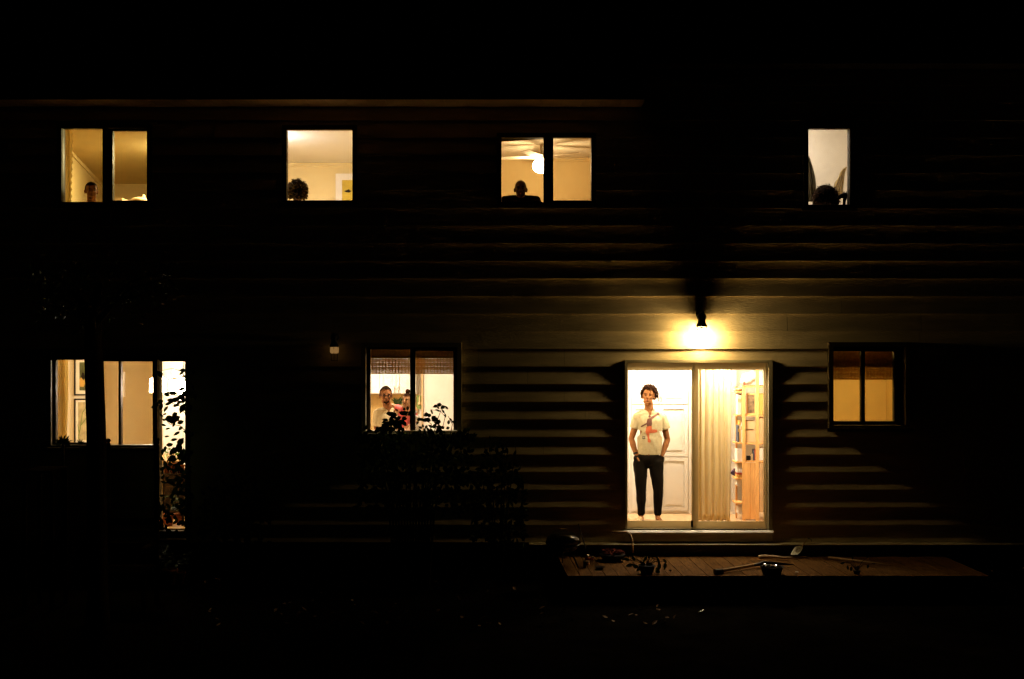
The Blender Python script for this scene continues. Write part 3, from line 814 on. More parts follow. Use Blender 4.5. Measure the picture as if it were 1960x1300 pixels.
# bamboo blinds: real slats and cords, gaps between
def blind(px0, px1, py0, pym, py1, Y, label, dz=0.0):
    x0, x1 = X(px0, Y), X(px1, Y)
    t = empty('bamboo_blind', ((x0+x1)/2, Y, Z(py0, Y)), label, 'blind')
    z = Z(py1, Y); zm = Z(pym, Y); zt = Z(py0, Y)
    s_ = MB(); i = 0
    MB().box(x0, x1, Y-.008, Y+.008, z, z+.022).build('hem_bar', 'bamboo', t)
    zz = z+.026
    while zz < zm:
        s_.box(x0, x1, Y-.002, Y+.002, zz, zz+(.0125 if i % 3 else .019)); zz += (.0132 if i % 3 else .0212); i += 1
    while zz < zt:
        s_.box(x0, x1, Y-.002, Y+.002, zz, zz+.0125); s_.box(x0, x1, Y+.008, Y+.012, zz+.005, zz+.018); zz += .0135
    s_.build('slats', 'bamboo', t)
    c = MB(); xx = x0+.01
    while xx < x1:
        c.box(xx, xx+.011, Y-.0045, Y-.0025, z+.02, zt); xx += .04
    c.build('cords', 'bamboo', t)
blind(699, 877, 664, 689, 716, 0.17, 'bamboo roll blind half way up the kitchen window')
blind(1584, 1716, 670, 705, 727, 0.17, 'bamboo roll blind in the small lower right window')

# ---------------------------------------------------------------- dining room contents
curtain('curtain', 98, 131, 680, 856, 0.22, 'curtain', 'pale straight curtain at the left edge of the dining window', 3, 0.03, 1.0)
YD = 3.82
def picture(px0, px1, py0, py1, Y, label, mcol, bw, mw, sub=None, fm='dark'):
    x0, x1, z0_, z1_ = X(px0, Y), X(px1, Y), Z(py1, Y), Z(py0, Y)
    t = empty('framed_picture', ((x0+x1)/2, Y, z0_), label, 'picture')
    MB().plate(x0, x1, z0_, z1_, Y-.03, Y, [(x0+bw, x1-bw, z0_+bw, z1_-bw)]).build('frame', fm, t)
    MB().plate(x0+bw, x1-bw, z0_+bw, z1_-bw, Y-.018, Y-.012, [(x0+bw+mw, x1-bw-mw, z0_+bw+mw, z1_-bw-mw)]).build('mat_board', 'paper', t)
    MB().box(x0+bw+mw-.002, x1-bw-mw+.002, Y-.011, Y-.006, z0_+bw+mw-.002, z1_-bw-mw+.002).build('artwork', mcol, t)
    if sub: sub(t)
    return t
YW = 2.2  # the partition with pictures just inside
pw = MB(); pw.box(X(128, YW), X(182, YW), YW, YW+.04, F1, C1-.002)
pw.build('partition_wall', 'wall_cream', HOUSE)
art1 = mat('dark_green_art', (0.07, 0.08, 0.03), 0.6, 0.5, 8)
art2 = mat('pale_floral_art', (0.42, 0.36, 0.22), 0.8, 0.35, 9)
def bird(t):
    b = MB(); Yb = YW-.0125
    b.prism([(X(p, Yb), Z(q, Yb)) for p, q in ((153, 740), (152, 727), (156, 721), (161, 724), (163, 734), (160, 741))], Yb-.001, Yb)
    b.build('pale_figure', 'book_y', t)
    b = MB(); b.prism([(X(p, Yb), Z(q, Yb)) for p, q in ((155, 722), (157, 713), (161, 714), (163, 722), (160, 728))], Yb-.003, Yb-.0015)
    b.build('dark_figure', 'dark', t)
picture(143, 180, 684, 757, YW, 'black framed dark green picture hanging above the other one', art1, .02, .05, bird)
def stems(t):
    b = MB(); Yb = YW-.013
    for a, c in (((150, 840), (158, 790)), ((158, 790), (166, 775)), ((154, 815), (165, 800)), ((152, 828), (146, 806))):
        b.tube([P(a[0], a[1], Yb), P((a[0]+c[0])/2+1, (a[1]+c[1])/2, Yb), P(c[0], c[1], Yb)], .006, 5)
    b.build('drawn_stem', 'greenboard', t)
picture(143, 182, 763, 850, YW, 'black framed pale floral picture hanging below the dark green one', art2, .02, .03, stems)
# tan inner partition edge that shows as a thin bright line
MB().box(X(236, 3.0), X(238, 3.0), 2.99, 3.03, Z(760, 3.0), Z(712, 3.0)).build('door_stop', 'ceil', HOUSE)
# pendants over the table
def pendant(px0, px1, py0, py1, Y, label):
    x0, x1 = X(px0, Y), X(px1, Y); cx = (x0+x1)/2; r = (x1-x0)/2; zt, zb = Z(py0, Y), Z(py1, Y)
    t = empty('pendant_lamp', (cx, Y, zb), label, 'pendant lamp', 'pendant lamps over the dining table')
    MB().lathe((cx, Y, 0), [(r*.96, zb), (r, zb+.01), (r*.96, zt-.02), (r*.7, zt)], 20).build('shade', emit('lit_shade', 'pendant'), t, True)
    MB().tube([(cx, Y, zt), (cx, Y, C1)], .006, 6).build('cord', 'paper', t)
    MB().lathe((cx, Y, zt), [(.03, 0), (.02, .03)], 12).build('socket', 'chrome', t)
pendant(287, 317, 723, 751, 1.5, 'leftmost glowing pendant lamp, cut by the mullion')
pendant(324, 344, 727, 750, 1.9, 'middle glowing pendant lamp among the vine leaves')
pendant(341, 362, 724, 754, 1.5, 'rightmost glowing pendant lamp at the door edge')
t = empty('tall_cabinet', (X(330, 2.7), 2.85, F1), 'tall white cabinet added to brighten the view behind the pendant lamps', 'cabinet')  # white block put in so this strip of the door reads bright
MB().box(X(303.5, 2.7), X(384, 2.7), 2.7, 3.1, F1, C1-.01).build('carcass', 'white', t, bevel=.004)
panel_front(306, 343, 690, 1010, 2.695, t); panel_front(343.5, 381, 690, 1010, 2.695, t)
# dining table and bright wall panel seen through the glazed door
TB = empty('dining_table', (X(325, 1.6), 1.6, F1), 'round dining table beneath the pendant lamps', 'table')
MB().lathe((X(325, 1.6), 1.6, F1), [(.5, .71), (.52, .73), (.5, .75)], 32).build('tabletop', 'wood', TB, True)
MB().lathe((X(325, 1.6), 1.6, F1), [(.22, 0), (.2, .03), (.05, .08), (.05, .7)], 20).build('pedestal', 'wood', TB, True)

# houseplants behind the glazed door
def potplant(px, pyb, Y, pr, ph, label, seed, nl, L, lm='leaf', potm='terra', spread=1.0, zb=None, cat='plant'):
    c = P(px, pyb, Y)
    if zb is not None: c.z = zb
    t = empty('potted_plant', c, label, cat)
    MB().lathe(c, [(pr*.72, 0), (pr, ph*.82), (pr*1.1, ph*.82), (pr*1.1, ph), (pr*.9, ph), (pr*.85, ph*.9)], 20).build('pot', potm, t, True)
    MB().lathe(c, [(pr*.2, ph*.86), (pr*.86, ph*.88)], 16).build('soil', 'bark', t)
    q = random.Random(seed); lf = MB(); sm = MB()
    for i in range(nl):
        a = q.uniform(0, 6.283); h = q.uniform(.3, 1.0)*L*2
        tip = c + Vector((math.cos(a)*spread*L*q.uniform(.2, 1), math.sin(a)*spread*L*q.uniform(.2, 1), ph+h))
        sm.tube([c+Vector((0, 0, ph*.85)), (c+tip)/2+Vector((0, 0, ph*.5)), tip], [.004, .003, .002], 5)
        for j in range(3):
            a2 = a+q.uniform(-1.5, 1.5)
            lf.leaf(tip-Vector((0, 0, j*.2*h)), (math.cos(a2), math.sin(a2), q.uniform(-.4, .8)), (q.uniform(-.5, .5), -.5, .8), L*q.uniform(.5, .9), L*.35)
    sm.build('stem', 'bark', t); lf.build('foliage', lm, t)
    return t
def stand(px, Y, ztop, wd, label):
    x_ = X(px, Y)
    t = empty('plant_stand', (x_, Y, F1 if Y > 0 else -.3), label, 'plant stand')
    zf = F1 if Y > 0 else -.3
    MB().box(x_-wd/2, x_+wd/2, Y-.12, Y+.12, ztop-.025, ztop).build('top', 'bark', t, bevel=.003)
    for sx in (-1, 1):
        for sy in (-1, 1):
            MB().box(x_+sx*(wd/2-.03)-.015, x_+sx*(wd/2-.03)+.015, Y+sy*.09-.015, Y+sy*.09+.015, zf, ztop-.026).build('leg', 'bark', t)
stand(331, .45, Z(906, .45), .36, 'small wooden plant stand just inside the glazed door')
zt = Z(906, .45)
t = empty('sideboard', (X(330, .9), 1.1, F1), 'low dark sideboard added to block light behind the plant stand', 'sideboard')  # dark block put in so the lower door strip stays dim
MB().box(X(304, .9), X(384, .9), .9, 1.3, F1+.06, Z(903, .9)).build('carcass', 'bark', t, bevel=.004)
for a_, b_ in ((306, 343), (344, 382)): MB().box(X(a_, .9), X(b_, .9), .882, .899, F1+.09, Z(908, .9)).build('door', 'bark', t, bevel=.003)
for a_ in (306, 380): MB().box(X(a_, .9), X(a_+3, .9), .92, .96, F1, F1+.059).build('leg', 'bark', t)
potplant(319, 0, .45, .045, .12, 'left small pot with bright green leaves on the plant stand', 11, 5, .10, 'leaf_bright', zb=zt+.001)
potplant(332, 0, .45, .05, .13, 'middle pot with bright green leaves on the plant stand', 12, 6, .11, 'leaf_bright', zb=zt+.001)
potplant(346, 0, .45, .05, .11, 'right pot with bright green leaves on the plant stand', 13, 5, .10, 'leaf_bright', zb=zt+.001)
potplant(322, 0, .35, .07, .15, 'larger terracotta pot standing on the floor inside the glazed door', 15, 6, .12, zb=F1+.002)
potplant(345, 0, .55, .06, .13, 'smaller terracotta pot on the floor behind the larger one', 16, 6, .12, zb=F1+.002)
potplant(325, 0, -.35, .09, .19, 'terracotta pot outdoors at the foot of the glazed door', 17, 8, .14, zb=-.299)
potplant(344, 0, -.30, .07, .15, 'narrow terracotta pot outdoors right of the larger pot', 18, 6, .12, zb=-.299)

# vine in front of the glazed door, explicit leaves at the places of the silhouettes
def leafspray(mb, items, Y, q, jit=.05):
    for px, py, L, ang, wv in items:
        a = R(ang); yy = Y+q.uniform(-jit, jit)
        mb.leaf(P(px, py, yy), (math.cos(a), q.uniform(-.3, .3), math.sin(a)), (q.uniform(-.35, .35), -1, q.uniform(-.3, .3)), L/148.0, wv/140.0, q.uniform(.0, .2))
q = random.Random(5)
VI = empty('vine', (X(350, -.45), -.45, -.3), 'dark climbing vine hanging over the narrow glazed door', 'vine')
vl = MB()
items = [(297, 712, 16, -15, 7), (303, 713, 12, -50, 8), (354, 708, 14, 225, 5), (340, 752, 18, 180, 9), (325, 757, 12, 160, 8), (345, 762, 18, 200, 10), (356, 757, 18, 190, 10), (336, 768, 16, 170, 9),
         (313, 767, 12, 200, 9), (303, 771, 12, 220, 8), (297, 776, 9, 215, 5), (311, 772, 14, 250, 9), (330, 770, 16, 200, 7), (322, 777, 14, 235, 6), (344, 775, 15, 190, 6), (352, 772, 20, 250, 10),
         (340, 790, 16, 220, 12), (333, 800, 18, 190, 14), (345, 797, 18, 210, 12), (336, 808, 16, 160, 12), (352, 806, 14, 200, 9), (306, 792, 9, -40, 4), (319, 791, 8, 205, 4), (310, 803, 9, -10, 5), (308, 812, 10, -20, 5),
         (316, 822, 10, 15, 4), (330, 818, 12, 60, 5), (314, 836, 10, 5, 4), (345, 826, 14, 210, 6), (352, 838, 22, 230, 12), (346, 848, 20, 250, 14), (340, 856, 18, 225, 12), (326, 843, 14, 10, 6), (332, 850, 15, 190, 8),
         (318, 853, 14, 250, 7), (352, 858, 20, 255, 14), (311, 858, 14, 265, 6), (355, 870, 18, 240, 12), (342, 868, 14, 280, 8), (328, 860, 12, 270, 7), (303, 846, 8, 90, 5)]
leafspray(vl, items, -.45, q)
for i in range(120):
    leafspray(vl, [(q.uniform(300, 358), 868+150*q.random()**.8, q.uniform(9, 16), q.uniform(0, 360), q.uniform(5, 8))], -.45, q, .1)
for i in range(60):     # the mass right of the door
    px = q.uniform(346, 372); py = q.uniform(700, 960)
    a = q.uniform(150, 290)
    leafspray(vl, [(px, py, q.uniform(9, 16), a, q.uniform(6, 9))], -.45, q, .1)
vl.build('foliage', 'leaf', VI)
vs2 = MB()
vs2.tube([P(366, 1000, -.45), P(362, 900, -.45), P(358, 820, -.45), P(362, 760, -.45), P(350, 712, -.42), P(352, 690, -.4)], [.012, .011, .009, .007, .005, .003], 6)
vs2.tube([P(360, 800, -.45), P(345, 778, -.45), P(325, 770, -.45), P(298, 778, -.45)], [.006, .005, .004, .002], 5)
vs2.tube([P(360, 830, -.45), P(345, 815, -.45), P(325, 812, -.45), P(308, 795, -.45)], [.006, .005, .004, .002], 5)
vs2.tube([P(359, 770, -.45), P(340, 758, -.45), P(325, 754, -.45)], [.006, .005, .002], 5)
vs2.tube([P(361, 715, -.42), P(330, 705, -.42), P(297, 712, -.42)], [.005, .004, .002], 5)
vs2.build('stem', 'bark', VI)

# small plant below the dining window, its spiky tuft in front of the left pane
t = empty('spiky_plant', (X(122, -.3), -.3, -.3), 'low spiky leafed plant in a tall pot at the left of the dining window', 'plant')
MB().lathe((X(122, -.3), -.3, -.3), [(.10, 0), (.14, .5), (.15, .5), (.15, .54), (.12, .54)], 20).build('pot', 'dark', t, True)
MB().tube([(X(122, -.3), -.3, .2), P(121, 850, -.3)], [.02, .015], 8).build('stem', 'bark', t)
lf = MB()
for a in (5, 20, 38, 55, 72, 90, 108, 125, 145, 160, 175, -15, 195, 48, 115):
    leafspray(lf, [(121, 849, q.uniform(14, 21), a, 4)], -.3, q, .03)
for a in (30, 60, 95, 130): leafspray(lf, [(153, 850, 10, a, 3)], -.3, q, .03)
lf.build('foliage', 'leaf', t)

# slim leaning tree in front of the dining window
YT = -2.6
t = empty('tree', (X(184, YT), YT, -.3), 'slim dark tree whose trunk leans across the dining window', 'tree')
tr = MB(); q0 = random.Random(2)
zz = [-.32, .3, 1.2, 2.0, 2.6, 3.0, 3.4]
tr.tube([(X(188, YT), YT, -.32), (X(187, YT), YT, .1), P(185, 850, YT), P(180, 690, YT), P(178, 640, YT), P(182, 590, YT), P(190, 540, YT)], [.125, .105, .098, .096, .085, .06, .03], 12)
tr.build('trunk', 'bark', t, True)
br = MB(); cr = MB(); q2 = random.Random(9)
ends = []
for i in range(11):
    st_ = P(179+q2.uniform(-1, 3), q2.uniform(575, 650), YT)
    en = P(q2.uniform(70, 350), q2.uniform(500, 655), YT+q2.uniform(-.8, .8))
    if i == 0: en = P(106, 556, YT)
    mid = (st_+en)/2+Vector((0, 0, .12))
    br.tube([st_, mid, en], [.03, .016, .005], 6); ends += [en, mid, (mid+en)/2]
for e in ends:
    for j in range(12):
        d = Vector((q2.gauss(0, 1), q2.gauss(0, 1), q2.gauss(0, 1))).normalized()
        p = e + d*q2.uniform(.03, .30)
        if p.z > Z(450, YT) or p.z < Z(672, YT): continue
        cr.leaf(p, (q2.uniform(-1, 1), q2.uniform(-1, 1), q2.uniform(-1, .3)), (q2.uniform(-.5, .5), q2.uniform(-1, 1), 1), q2.uniform(.05, .09), .04)
for px, py in ((122, 669), (217, 659), (155, 625), (340, 641), (262, 618)):
    cr.leaf(P(px, py, YT+.2), (1, 0, -.2), (0, .1, 1), .07, .045)
br.build('branch', 'bark', t); cr.build('crown', 'leaf', t)

M['oldwood'] = mat('old_dark_wood', (0.010, 0.006, 0.003), 1.0, 0.3, spec=0.0)
# wooden garden chair and table in the dark in front of the dining window
YCH = -1.4
t = empty('garden_chair', (X(253, YCH), YCH, -.3), 'dark garden chair with knobbed back posts in front of the dining window', 'chair')
wx0, wx1 = X(207, YCH), X(300, YCH)
for xx, pt in ((wx0, 842), (wx1, 846)):
    b = MB(); zt_ = Z(pt+6, YCH)
    b.box(xx-.022, xx+.022, YCH-.02, YCH+.02, -.3, zt_); b.lathe((xx, YCH, zt_), [(.014, -.001), (.03, .022), (.024, .042), (.006, .052)], 12)
    b.build('back_post', 'oldwood', t)
for xx in (wx0, wx1): MB().box(xx-.022, xx+.022, YCH-.50, YCH-.456, -.3, .12).build('leg', 'oldwood', t)
b = MB()
for i in range(5): b.box(wx0-.01, wx1+.01, YCH-.5+i*.096, YCH-.42+i*.096, .121, .143)
b.build('seat', 'oldwood', t)
b = MB()
for i in range(3): b.box(wx0+.022, wx1-.022, YCH-.012, YCH+.012, .3+i*.14, .38+i*.14)
b.build('backrest', 'oldwood', t)
for xx in (wx0, wx1): MB().box(xx-.03, xx+.03, YCH-.5, YCH-.021, .38, .405).build('armrest', 'oldwood', t)
t = empty('garden_table', (X(85, -1.6), -1.6, -.3), 'small dark garden table at the far left of the patio', 'table')
MB().box(X(58, -1.6), X(116, -1.6), -1.85, -1.35, Z(897, -1.6)-.03, Z(897, -1.6)).build('tabletop', 'oldwood', t, bevel=.003)
for xx in (X(61, -1.6), X(112, -1.6)):
    for yy in (-1.82, -1.4): MB().box(xx-.02, xx+.02, yy, yy+.04, -.3, Z(897, -1.6)-.031).build('leg', 'oldwood', t)

# ---------------------------------------------------------------- shrub in front of the kitchen window
YB = -.55
SHB = empty('shrub', (X(790, YB), YB, -.3), 'dark leafy shrub growing up in front of the kitchen window', 'shrub')
sl = MB(); q = random.Random(21)
items = [(775, 793, 12, 160, 8), (781, 790, 14, 190, 9), (768, 797, 12, 215, 8), (760, 796, 12, 150, 8), (755, 792, 12, 175, 7), (750, 790, 12, 195, 8), (752, 797, 14, 240, 9), (757, 803, 12, 265, 9), (762, 805, 14, 230, 9),
         (748, 801, 8, 280, 5), (770, 802, 14, 250, 10), (766, 810, 12, 270, 8), (744, 805, 12, 170, 6), (739, 806, 10, 205, 4), (736, 810, 9, 230, 4), (745, 812, 14, 200, 7), (752, 812, 12, 180, 8), (735, 818, 14, 200, 8),
         (728, 823, 12, 190, 7), (740, 820, 12, 150, 8), (780, 786, 8, 90, 6), (786, 790, 10, 20, 7), (775, 786, 6, 120, 5), (760, 786, 5, 140, 4),
         (838, 776, 10, 200, 6), (846, 775, 10, 180, 8), (852, 777, 10, 210, 8), (858, 783, 9, 140, 4), (836, 780, 6, 120, 5), (841, 783, 7, 130, 4), (824, 784, 9, 300, 4), (826, 789, 4, 300, 3),
         (821, 792, 10, 200, 9), (826, 796, 9, 170, 8), (834, 796, 12, 230, 10), (838, 800, 12, 210, 10), (842, 803, 10, 240, 9), (844, 788, 12, 160, 4), (851, 792, 10, 120, 4), (853, 800, 9, 100, 4),
         (805, 800, 9, 215, 6), (812, 803, 10, 180, 6), (820, 802, 12, 200, 8), (825, 806, 12, 160, 9), (801, 806, 8, 240, 5), (830, 808, 12, 340, 5), (838, 812, 12, 300, 5), (845, 816, 10, 190, 7), (851, 817, 9, 200, 8),
         (858, 813, 9, 80, 6), (861, 818, 8, 200, 6), (860, 800, 8, 310, 4), (864, 806, 8, 330, 4), (868, 812, 12, 60, 6), (845, 821, 8, 250, 7)]
leafspray(sl, items, YB, q)
for it in list(items):
    for r_ in range(2 if it[0] < 790 else 0):
        leafspray(sl, [(it[0]+q.uniform(-7, 7), it[1]+q.uniform(0, 9), it[2]*.75, it[3]+q.uniform(-60, 60), it[4]*.8)], YB, q)
def hedge_top(px): return 828 + 5*math.sin(px*.09) + 4*math.sin(px*.23+1) + (10 if px < 705 else 0) + (6 if px > 875 else 0)
for i in range(900):
    px = q.uniform(686, 905); t0 = hedge_top(px); d = q.random()**1.3
    py = t0 + d*150 - (5 if 722 < px < 760 or 796 < px < 830 else 0)
    leafspray(sl, [(px, py, q.uniform(7, 14), q.uniform(20, 340), q.uniform(5, 8))], YB+q.uniform(-.25, .2), q, .05)
for px, py, a in ((686, 826, 310), (690, 830, 300), (697, 824, 60), (700, 828, 20), (683, 833, 250)):
    leafspray(sl, [(px, py, 13, a, 6)], YB, q)
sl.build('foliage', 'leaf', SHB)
sb = MB()
for i in range(16):
    xx = X(700+i*11.5, YB); e = P(700+i*11.5+q.uniform(-12, 12), hedge_top(700+i*11.5)+q.uniform(-2, 20), YB)
    sb.tube([(X(790, YB)+(xx-X(790, YB))*.35, YB, -.32), ((xx+X(790, YB))/2, YB, .6), e], [.02, .012, .004], 6)
for pts in ([(770, 830), (768, 812), (778, 795), (787, 788)], [(745, 835), (750, 812), (752, 795), (756, 790)], [(760, 830), (745, 810), (733, 812)], [(820, 832), (826, 812), (812, 803), (800, 806)],
            [(840, 832), (848, 815), (852, 798), (843, 787), (824, 784)], [(830, 832), (838, 802), (846, 780), (858, 784)], [(862, 832), (866, 812), (858, 797)]):
    sb.tube([P(a, b_, YB) for a, b_ in pts], [.006, .005, .004, .003][:len(pts)], 5)
sb.build('stem', 'bark', SHB)

# dark low shrubs on the left end of the deck side
def bush(px0, px1, pt, pb, Y, n, label, seed, L=(7, 13)):
    q = random.Random(seed); cx = (px0+px1)/2
    t = empty('bush', (X(cx, Y), Y, -.3), label, 'bush')
    b = MB(); s_ = MB()
    for i in range(n):
        u = q.uniform(-1, 1); px = cx+(px1-px0)/2*u
        top = pt+(pb-pt)*.5*u*u + 6*math.sin(px*.3)
        leafspray(b, [(px, q.uniform(top, pb), q.uniform(*L), q.uniform(0, 360), q.uniform(4, 7))], Y+q.uniform(-.25, .25), q, .05)
    for i in range(7):
        e = P(cx+(px1-px0)*.4*q.uniform(-1, 1), pt+q.uniform(5, 40), Y)
        s_.tube([(X(cx, Y), Y, -.32), ((X(cx, Y)+e.x)/2, Y, (e.z-.3)/2+.05), e], [.015, .01, .003], 5)
    s_.build('stem', 'bark', t); b.build('foliage', 'leaf', t)
bush(905, 1004, 838, 1050, -.6, 520, 'dark bush between the kitchen shrub and the lit clapboards', 31)
bush(380, 520, 900, 1060, -.8, 380, 'dark low bush right of the glazed door', 33)

# ---------------------------------------------------------------- things on the deck
# kettle barbecue, glossy lid
YQ = -.75
c = Vector((X(1078, YQ), YQ, 0))
t = empty('kettle_barbecue', (c.x, c.y, 0), 'black round kettle barbecue with a glossy lid at the left end of the deck', 'barbecue')
MB().lathe((c.x, c.y, 0), [(.05, .17), (.15, .19), (.205, .27)], 28).build('bowl', 'gloss', t, True)
MB().lathe((c.x, c.y, 0), [(.208, .272), (.19, .33), (.13, .385), (.03, .41)], 28).build('lid', 'gloss', t, True)
MB().tube([(c.x-.05, c.y, .405), (c.x-.045, c.y, .43), (c.x+.045, c.y, .43), (c.x+.05, c.y, .405)], .008, 8).build('handle', 'wood', t)
for an in (90, 210, 330):
    MB().tube([(c.x+.09*math.cos(R(an)), c.y+.09*math.sin(R(an)), .2), (c.x+.2*math.cos(R(an)), c.y+.2*math.sin(R(an)), .002)], .009, 8).build('leg', 'steel', t)
MB().lathe((c.x+.24, c.y-.13, .045), [(.045, -.012), (.045, .012)], 18, 'x').build('wheel', 'dark', t)
# thin pole leaning on the wall
t = MB(); t.tube([P(1121, 1050, -.5), P(1107, 1003, -.09)], [.007, .006], 8)
tag(t.build('cane', 'dark', None, origin=P(1121, 1050, -.5)), 'thin dark cane leaning on the siding above the barbecue', 'cane')
# cluster of bright tins
for i, (px, py, Y, r_, h, lb) in enumerate(((1124, 1054, -.5, .03, .09, 'tall shiny tin right of the barbecue'), (1132, 1060, -.45, .028, .06, 'short shiny tin behind the two others'), (1123, 1071, -.75, .03, .05, 'squat shiny tin nearest the camera beside the barbecue'))):
    c = P(px, py, Y)
    t = empty('tin_can', (c.x, Y, .003), lb, 'can', 'shiny cans beside the barbecue')
    MB().lathe((c.x, Y, .003), [(r_*.96, 0), (r_, .005), (r_, h-.005), (r_*.96, h)], 18).build('body', 'chrome', t, True)
    MB().lathe((c.x, Y, .003), [(r_*1.01, h*.3), (r_*1.01, h*.7)], 18).build('band', 'book_r', t, True)
# bowl of dark red flowers
c = P(1172, 1062, -.42)
t = empty('flower_bowl', (c.x, c.y, .003), 'low dark bowl of deep red flowers left of the door step', 'planter')
MB().lathe((c.x, c.y, .003), [(.07, 0), (.13, .03), (.16, .075), (.15, .08)], 24).build('bowl', 'dark', t, True)
b = MB(); q = random.Random(4)
for i in range(40):
    a = q.uniform(0, 6.28); rr_ = .13*math.sqrt(q.random())
    for k_ in range(4): b.leaf((c.x+rr_*math.cos(a), c.y+rr_*math.sin(a), .085+q.uniform(0, .04)), (math.cos(k_*1.57+i), math.sin(k_*1.57+i), .5), (0, 0, 1), .035, .03)
b.build('flowers', 'dark_red', t)
# hooked hose / spout
b = MB(); b.tube([P(1171, 1019, -.16), P(1185, 1018, -.16), P(1200, 1018.5, -.17), P(1207, 1024, -.19), P(1210, 1034, -.21), P(1211, 1046, -.25), P(1212, 1058, -.28)], .012, 8)
tag(b.build('garden_hose', 'wood', None, True, origin=P(1211, 1058, -.28)), 'short bent end of garden hose at the left corner of the step', 'hose')
c = P(1148, 1086, -.95)
t = empty('saucer', (c.x, c.y, .003), 'small dark saucer with a shiny rim on the deck', 'saucer')
MB().lathe((c.x, c.y, .003), [(.035, 0), (.06, .022), (.062, .026), (.052, .02)], 20).build('dish', 'gloss', t, True)
# leafy potted plants silhouetted on the deck
def drooper(px, py, Y, label, items, seed, pr=.10, ph=.14, pw=30):
    c = P(px, py, Y); q = random.Random(seed)
    t = empty('potted_plant', (c.x, Y, .003), label, 'plant')
    MB().lathe((c.x, Y, .003), [(pr*.75, 0), (pr, ph*.85), (pr*1.08, ph*.85), (pr*1.08, ph), (pr*.9, ph)], 20).build('pot', 'dark', t, True)
    b = MB(); s_ = MB()
    for it in items:
        leafspray(b, [it], Y, q, .04)
        s_.tube([(c.x, Y, ph*.9), ((c.x+X(it[0], Y))/2, Y, (ph+Z(it[1], Y))/2+.03), P(it[0], it[1], Y)], [.005, .004, .002], 5)
    s_.build('stem', 'bark', t); b.build('foliage', 'leaf', t)
drooper(1238, 1100, -1.2, 'drooping leafy plant in a dark pot at the front edge of the deck',
        [(1244, 1060, 14, 220, 4), (1238, 1066, 14, 240, 5), (1250, 1060, 16, 315, 3), (1258, 1068, 12, 290, 5), (1268, 1070, 10, 320, 5), (1274, 1076, 14, 260, 7), (1262, 1076, 16, 265, 8), (1246, 1076, 16, 255, 9), (1236, 1078, 14, 200, 5),
         (1228, 1082, 14, 230, 7), (1212, 1080, 14, 200, 7), (1206, 1073, 12, 160, 6), (1216, 1075, 12, 120, 6), (1200, 1068, 10, 200, 4), (1222, 1086, 12, 160, 8), (1256, 1086, 14, 285, 9), (1240, 1088, 14, 270, 10), (1249, 1082, 12, 240, 8)], 8, .09, .09)
drooper(1640, 1104, -1.25, 'small bare-stemmed dark plant at the right of the deck',
        [(1618, 1076, 9, 200, 4), (1622, 1082, 9, 280, 4), (1632, 1072, 9, 100, 4), (1630, 1084, 9, 260, 5), (1660, 1068, 10, 80, 4), (1662, 1080, 8, 260, 4), (1645, 1084, 8, 200, 4)], 10, .04, .04)
# pickaxe lying on the deck
def dp(px, py, h):   # point on the deck plane seen at px,py raised by h
    y_ = (CAMZ-h)*F/(py-650)-15
    return Vector((X(px, y_), y_, h))
t = empty('pickaxe', dp(1420, 1086, .0), 'pickaxe with a pale wooden handle lying on the deck', 'pickaxe')
MB().tube([dp(1378, 1094, .03), dp(1395, 1090, .033), dp(1430, 1084, .036), dp(1462, 1078.5, .04)], [.019, .018, .017, .02], 10).build('handle', 'wood', t, True)
b = MB(); b.tube([dp(1444, 1082, .045), dp(1462, 1078, .06), dp(1490, 1079, .05), dp(1519, 1081, .018)], [.012, .028, .02, .006], 8); b.build('head', 'iron', t, True)
MB().tube([dp(1368, 1095, .03), dp(1383, 1093.5, .031)], [.032, .028], 10).build('butt_ferrule', 'iron', t)
# curved pale stick behind
b = MB(); b.tube([dp(1453, 1066.5, .02), dp(1462, 1065.5, .022), dp(1480, 1065.5, .03), dp(1500, 1068, .03), dp(1520, 1067.5, .02), dp(1545, 1065.5, .02)], [.026, .024, .018, .015, .013, .01], 10)
tag(b.build('axe_handle', 'wood', None, True, origin=dp(1500, 1068, 0)), 'curved pale tool handle lying at the back of the deck', 'tool handle')
# hand tool with an oval face leaning on the ledge
t = empty('hand_trowel', dp(1520, 1063, 0), 'flat pale bladed hand tool leaning up against the house ledge', 'trowel')
pb = [P(1514, 1062, -.33), P(1519, 1053, -.27), P(1524, 1047, -.22), P(1533, 1046, -.2), P(1537, 1049, -.21), P(1533, 1056, -.27), P(1527, 1062, -.33)]
b = MB(); n = len(pb); b.add(pb+[p+Vector((0, .014, .006)) for p in pb], [tuple(range(n))[::-1], tuple(range(n, 2*n))]+[(i, (i+1) % n, n+(i+1) % n, n+i) for i in range(n)])
b.build('blade', 'trim', t)
cc = P(1527, 1053, -.255); u_ = (P(1533, 1046, -.2)-P(1519, 1060, -.33)).normalized()
ring = [cc+u_*(.042*math.cos(a))+Vector((1, 0, -.4)).normalized()*(.022*math.sin(a))+Vector((0, -.008, 0)) for a in [k_*.3927 for k_ in range(17)]]
MB().tube(ring, .004, 5).build('oval_rib', 'wood', t)
MB().tube([P(1535, 1047, -.2), P(1539, 1040, -.16), P(1545, 1031, -.1)], [.008, .009, .008], 8).build('neck', 'wood', t)
MB().tube([P(1544, 1031, -.1), P(1549, 1031, -.1), P(1553, 1033, -.1), P(1553, 1037, -.1)], [.007, .006, .005, .004], 8).build('hook', 'iron', t)
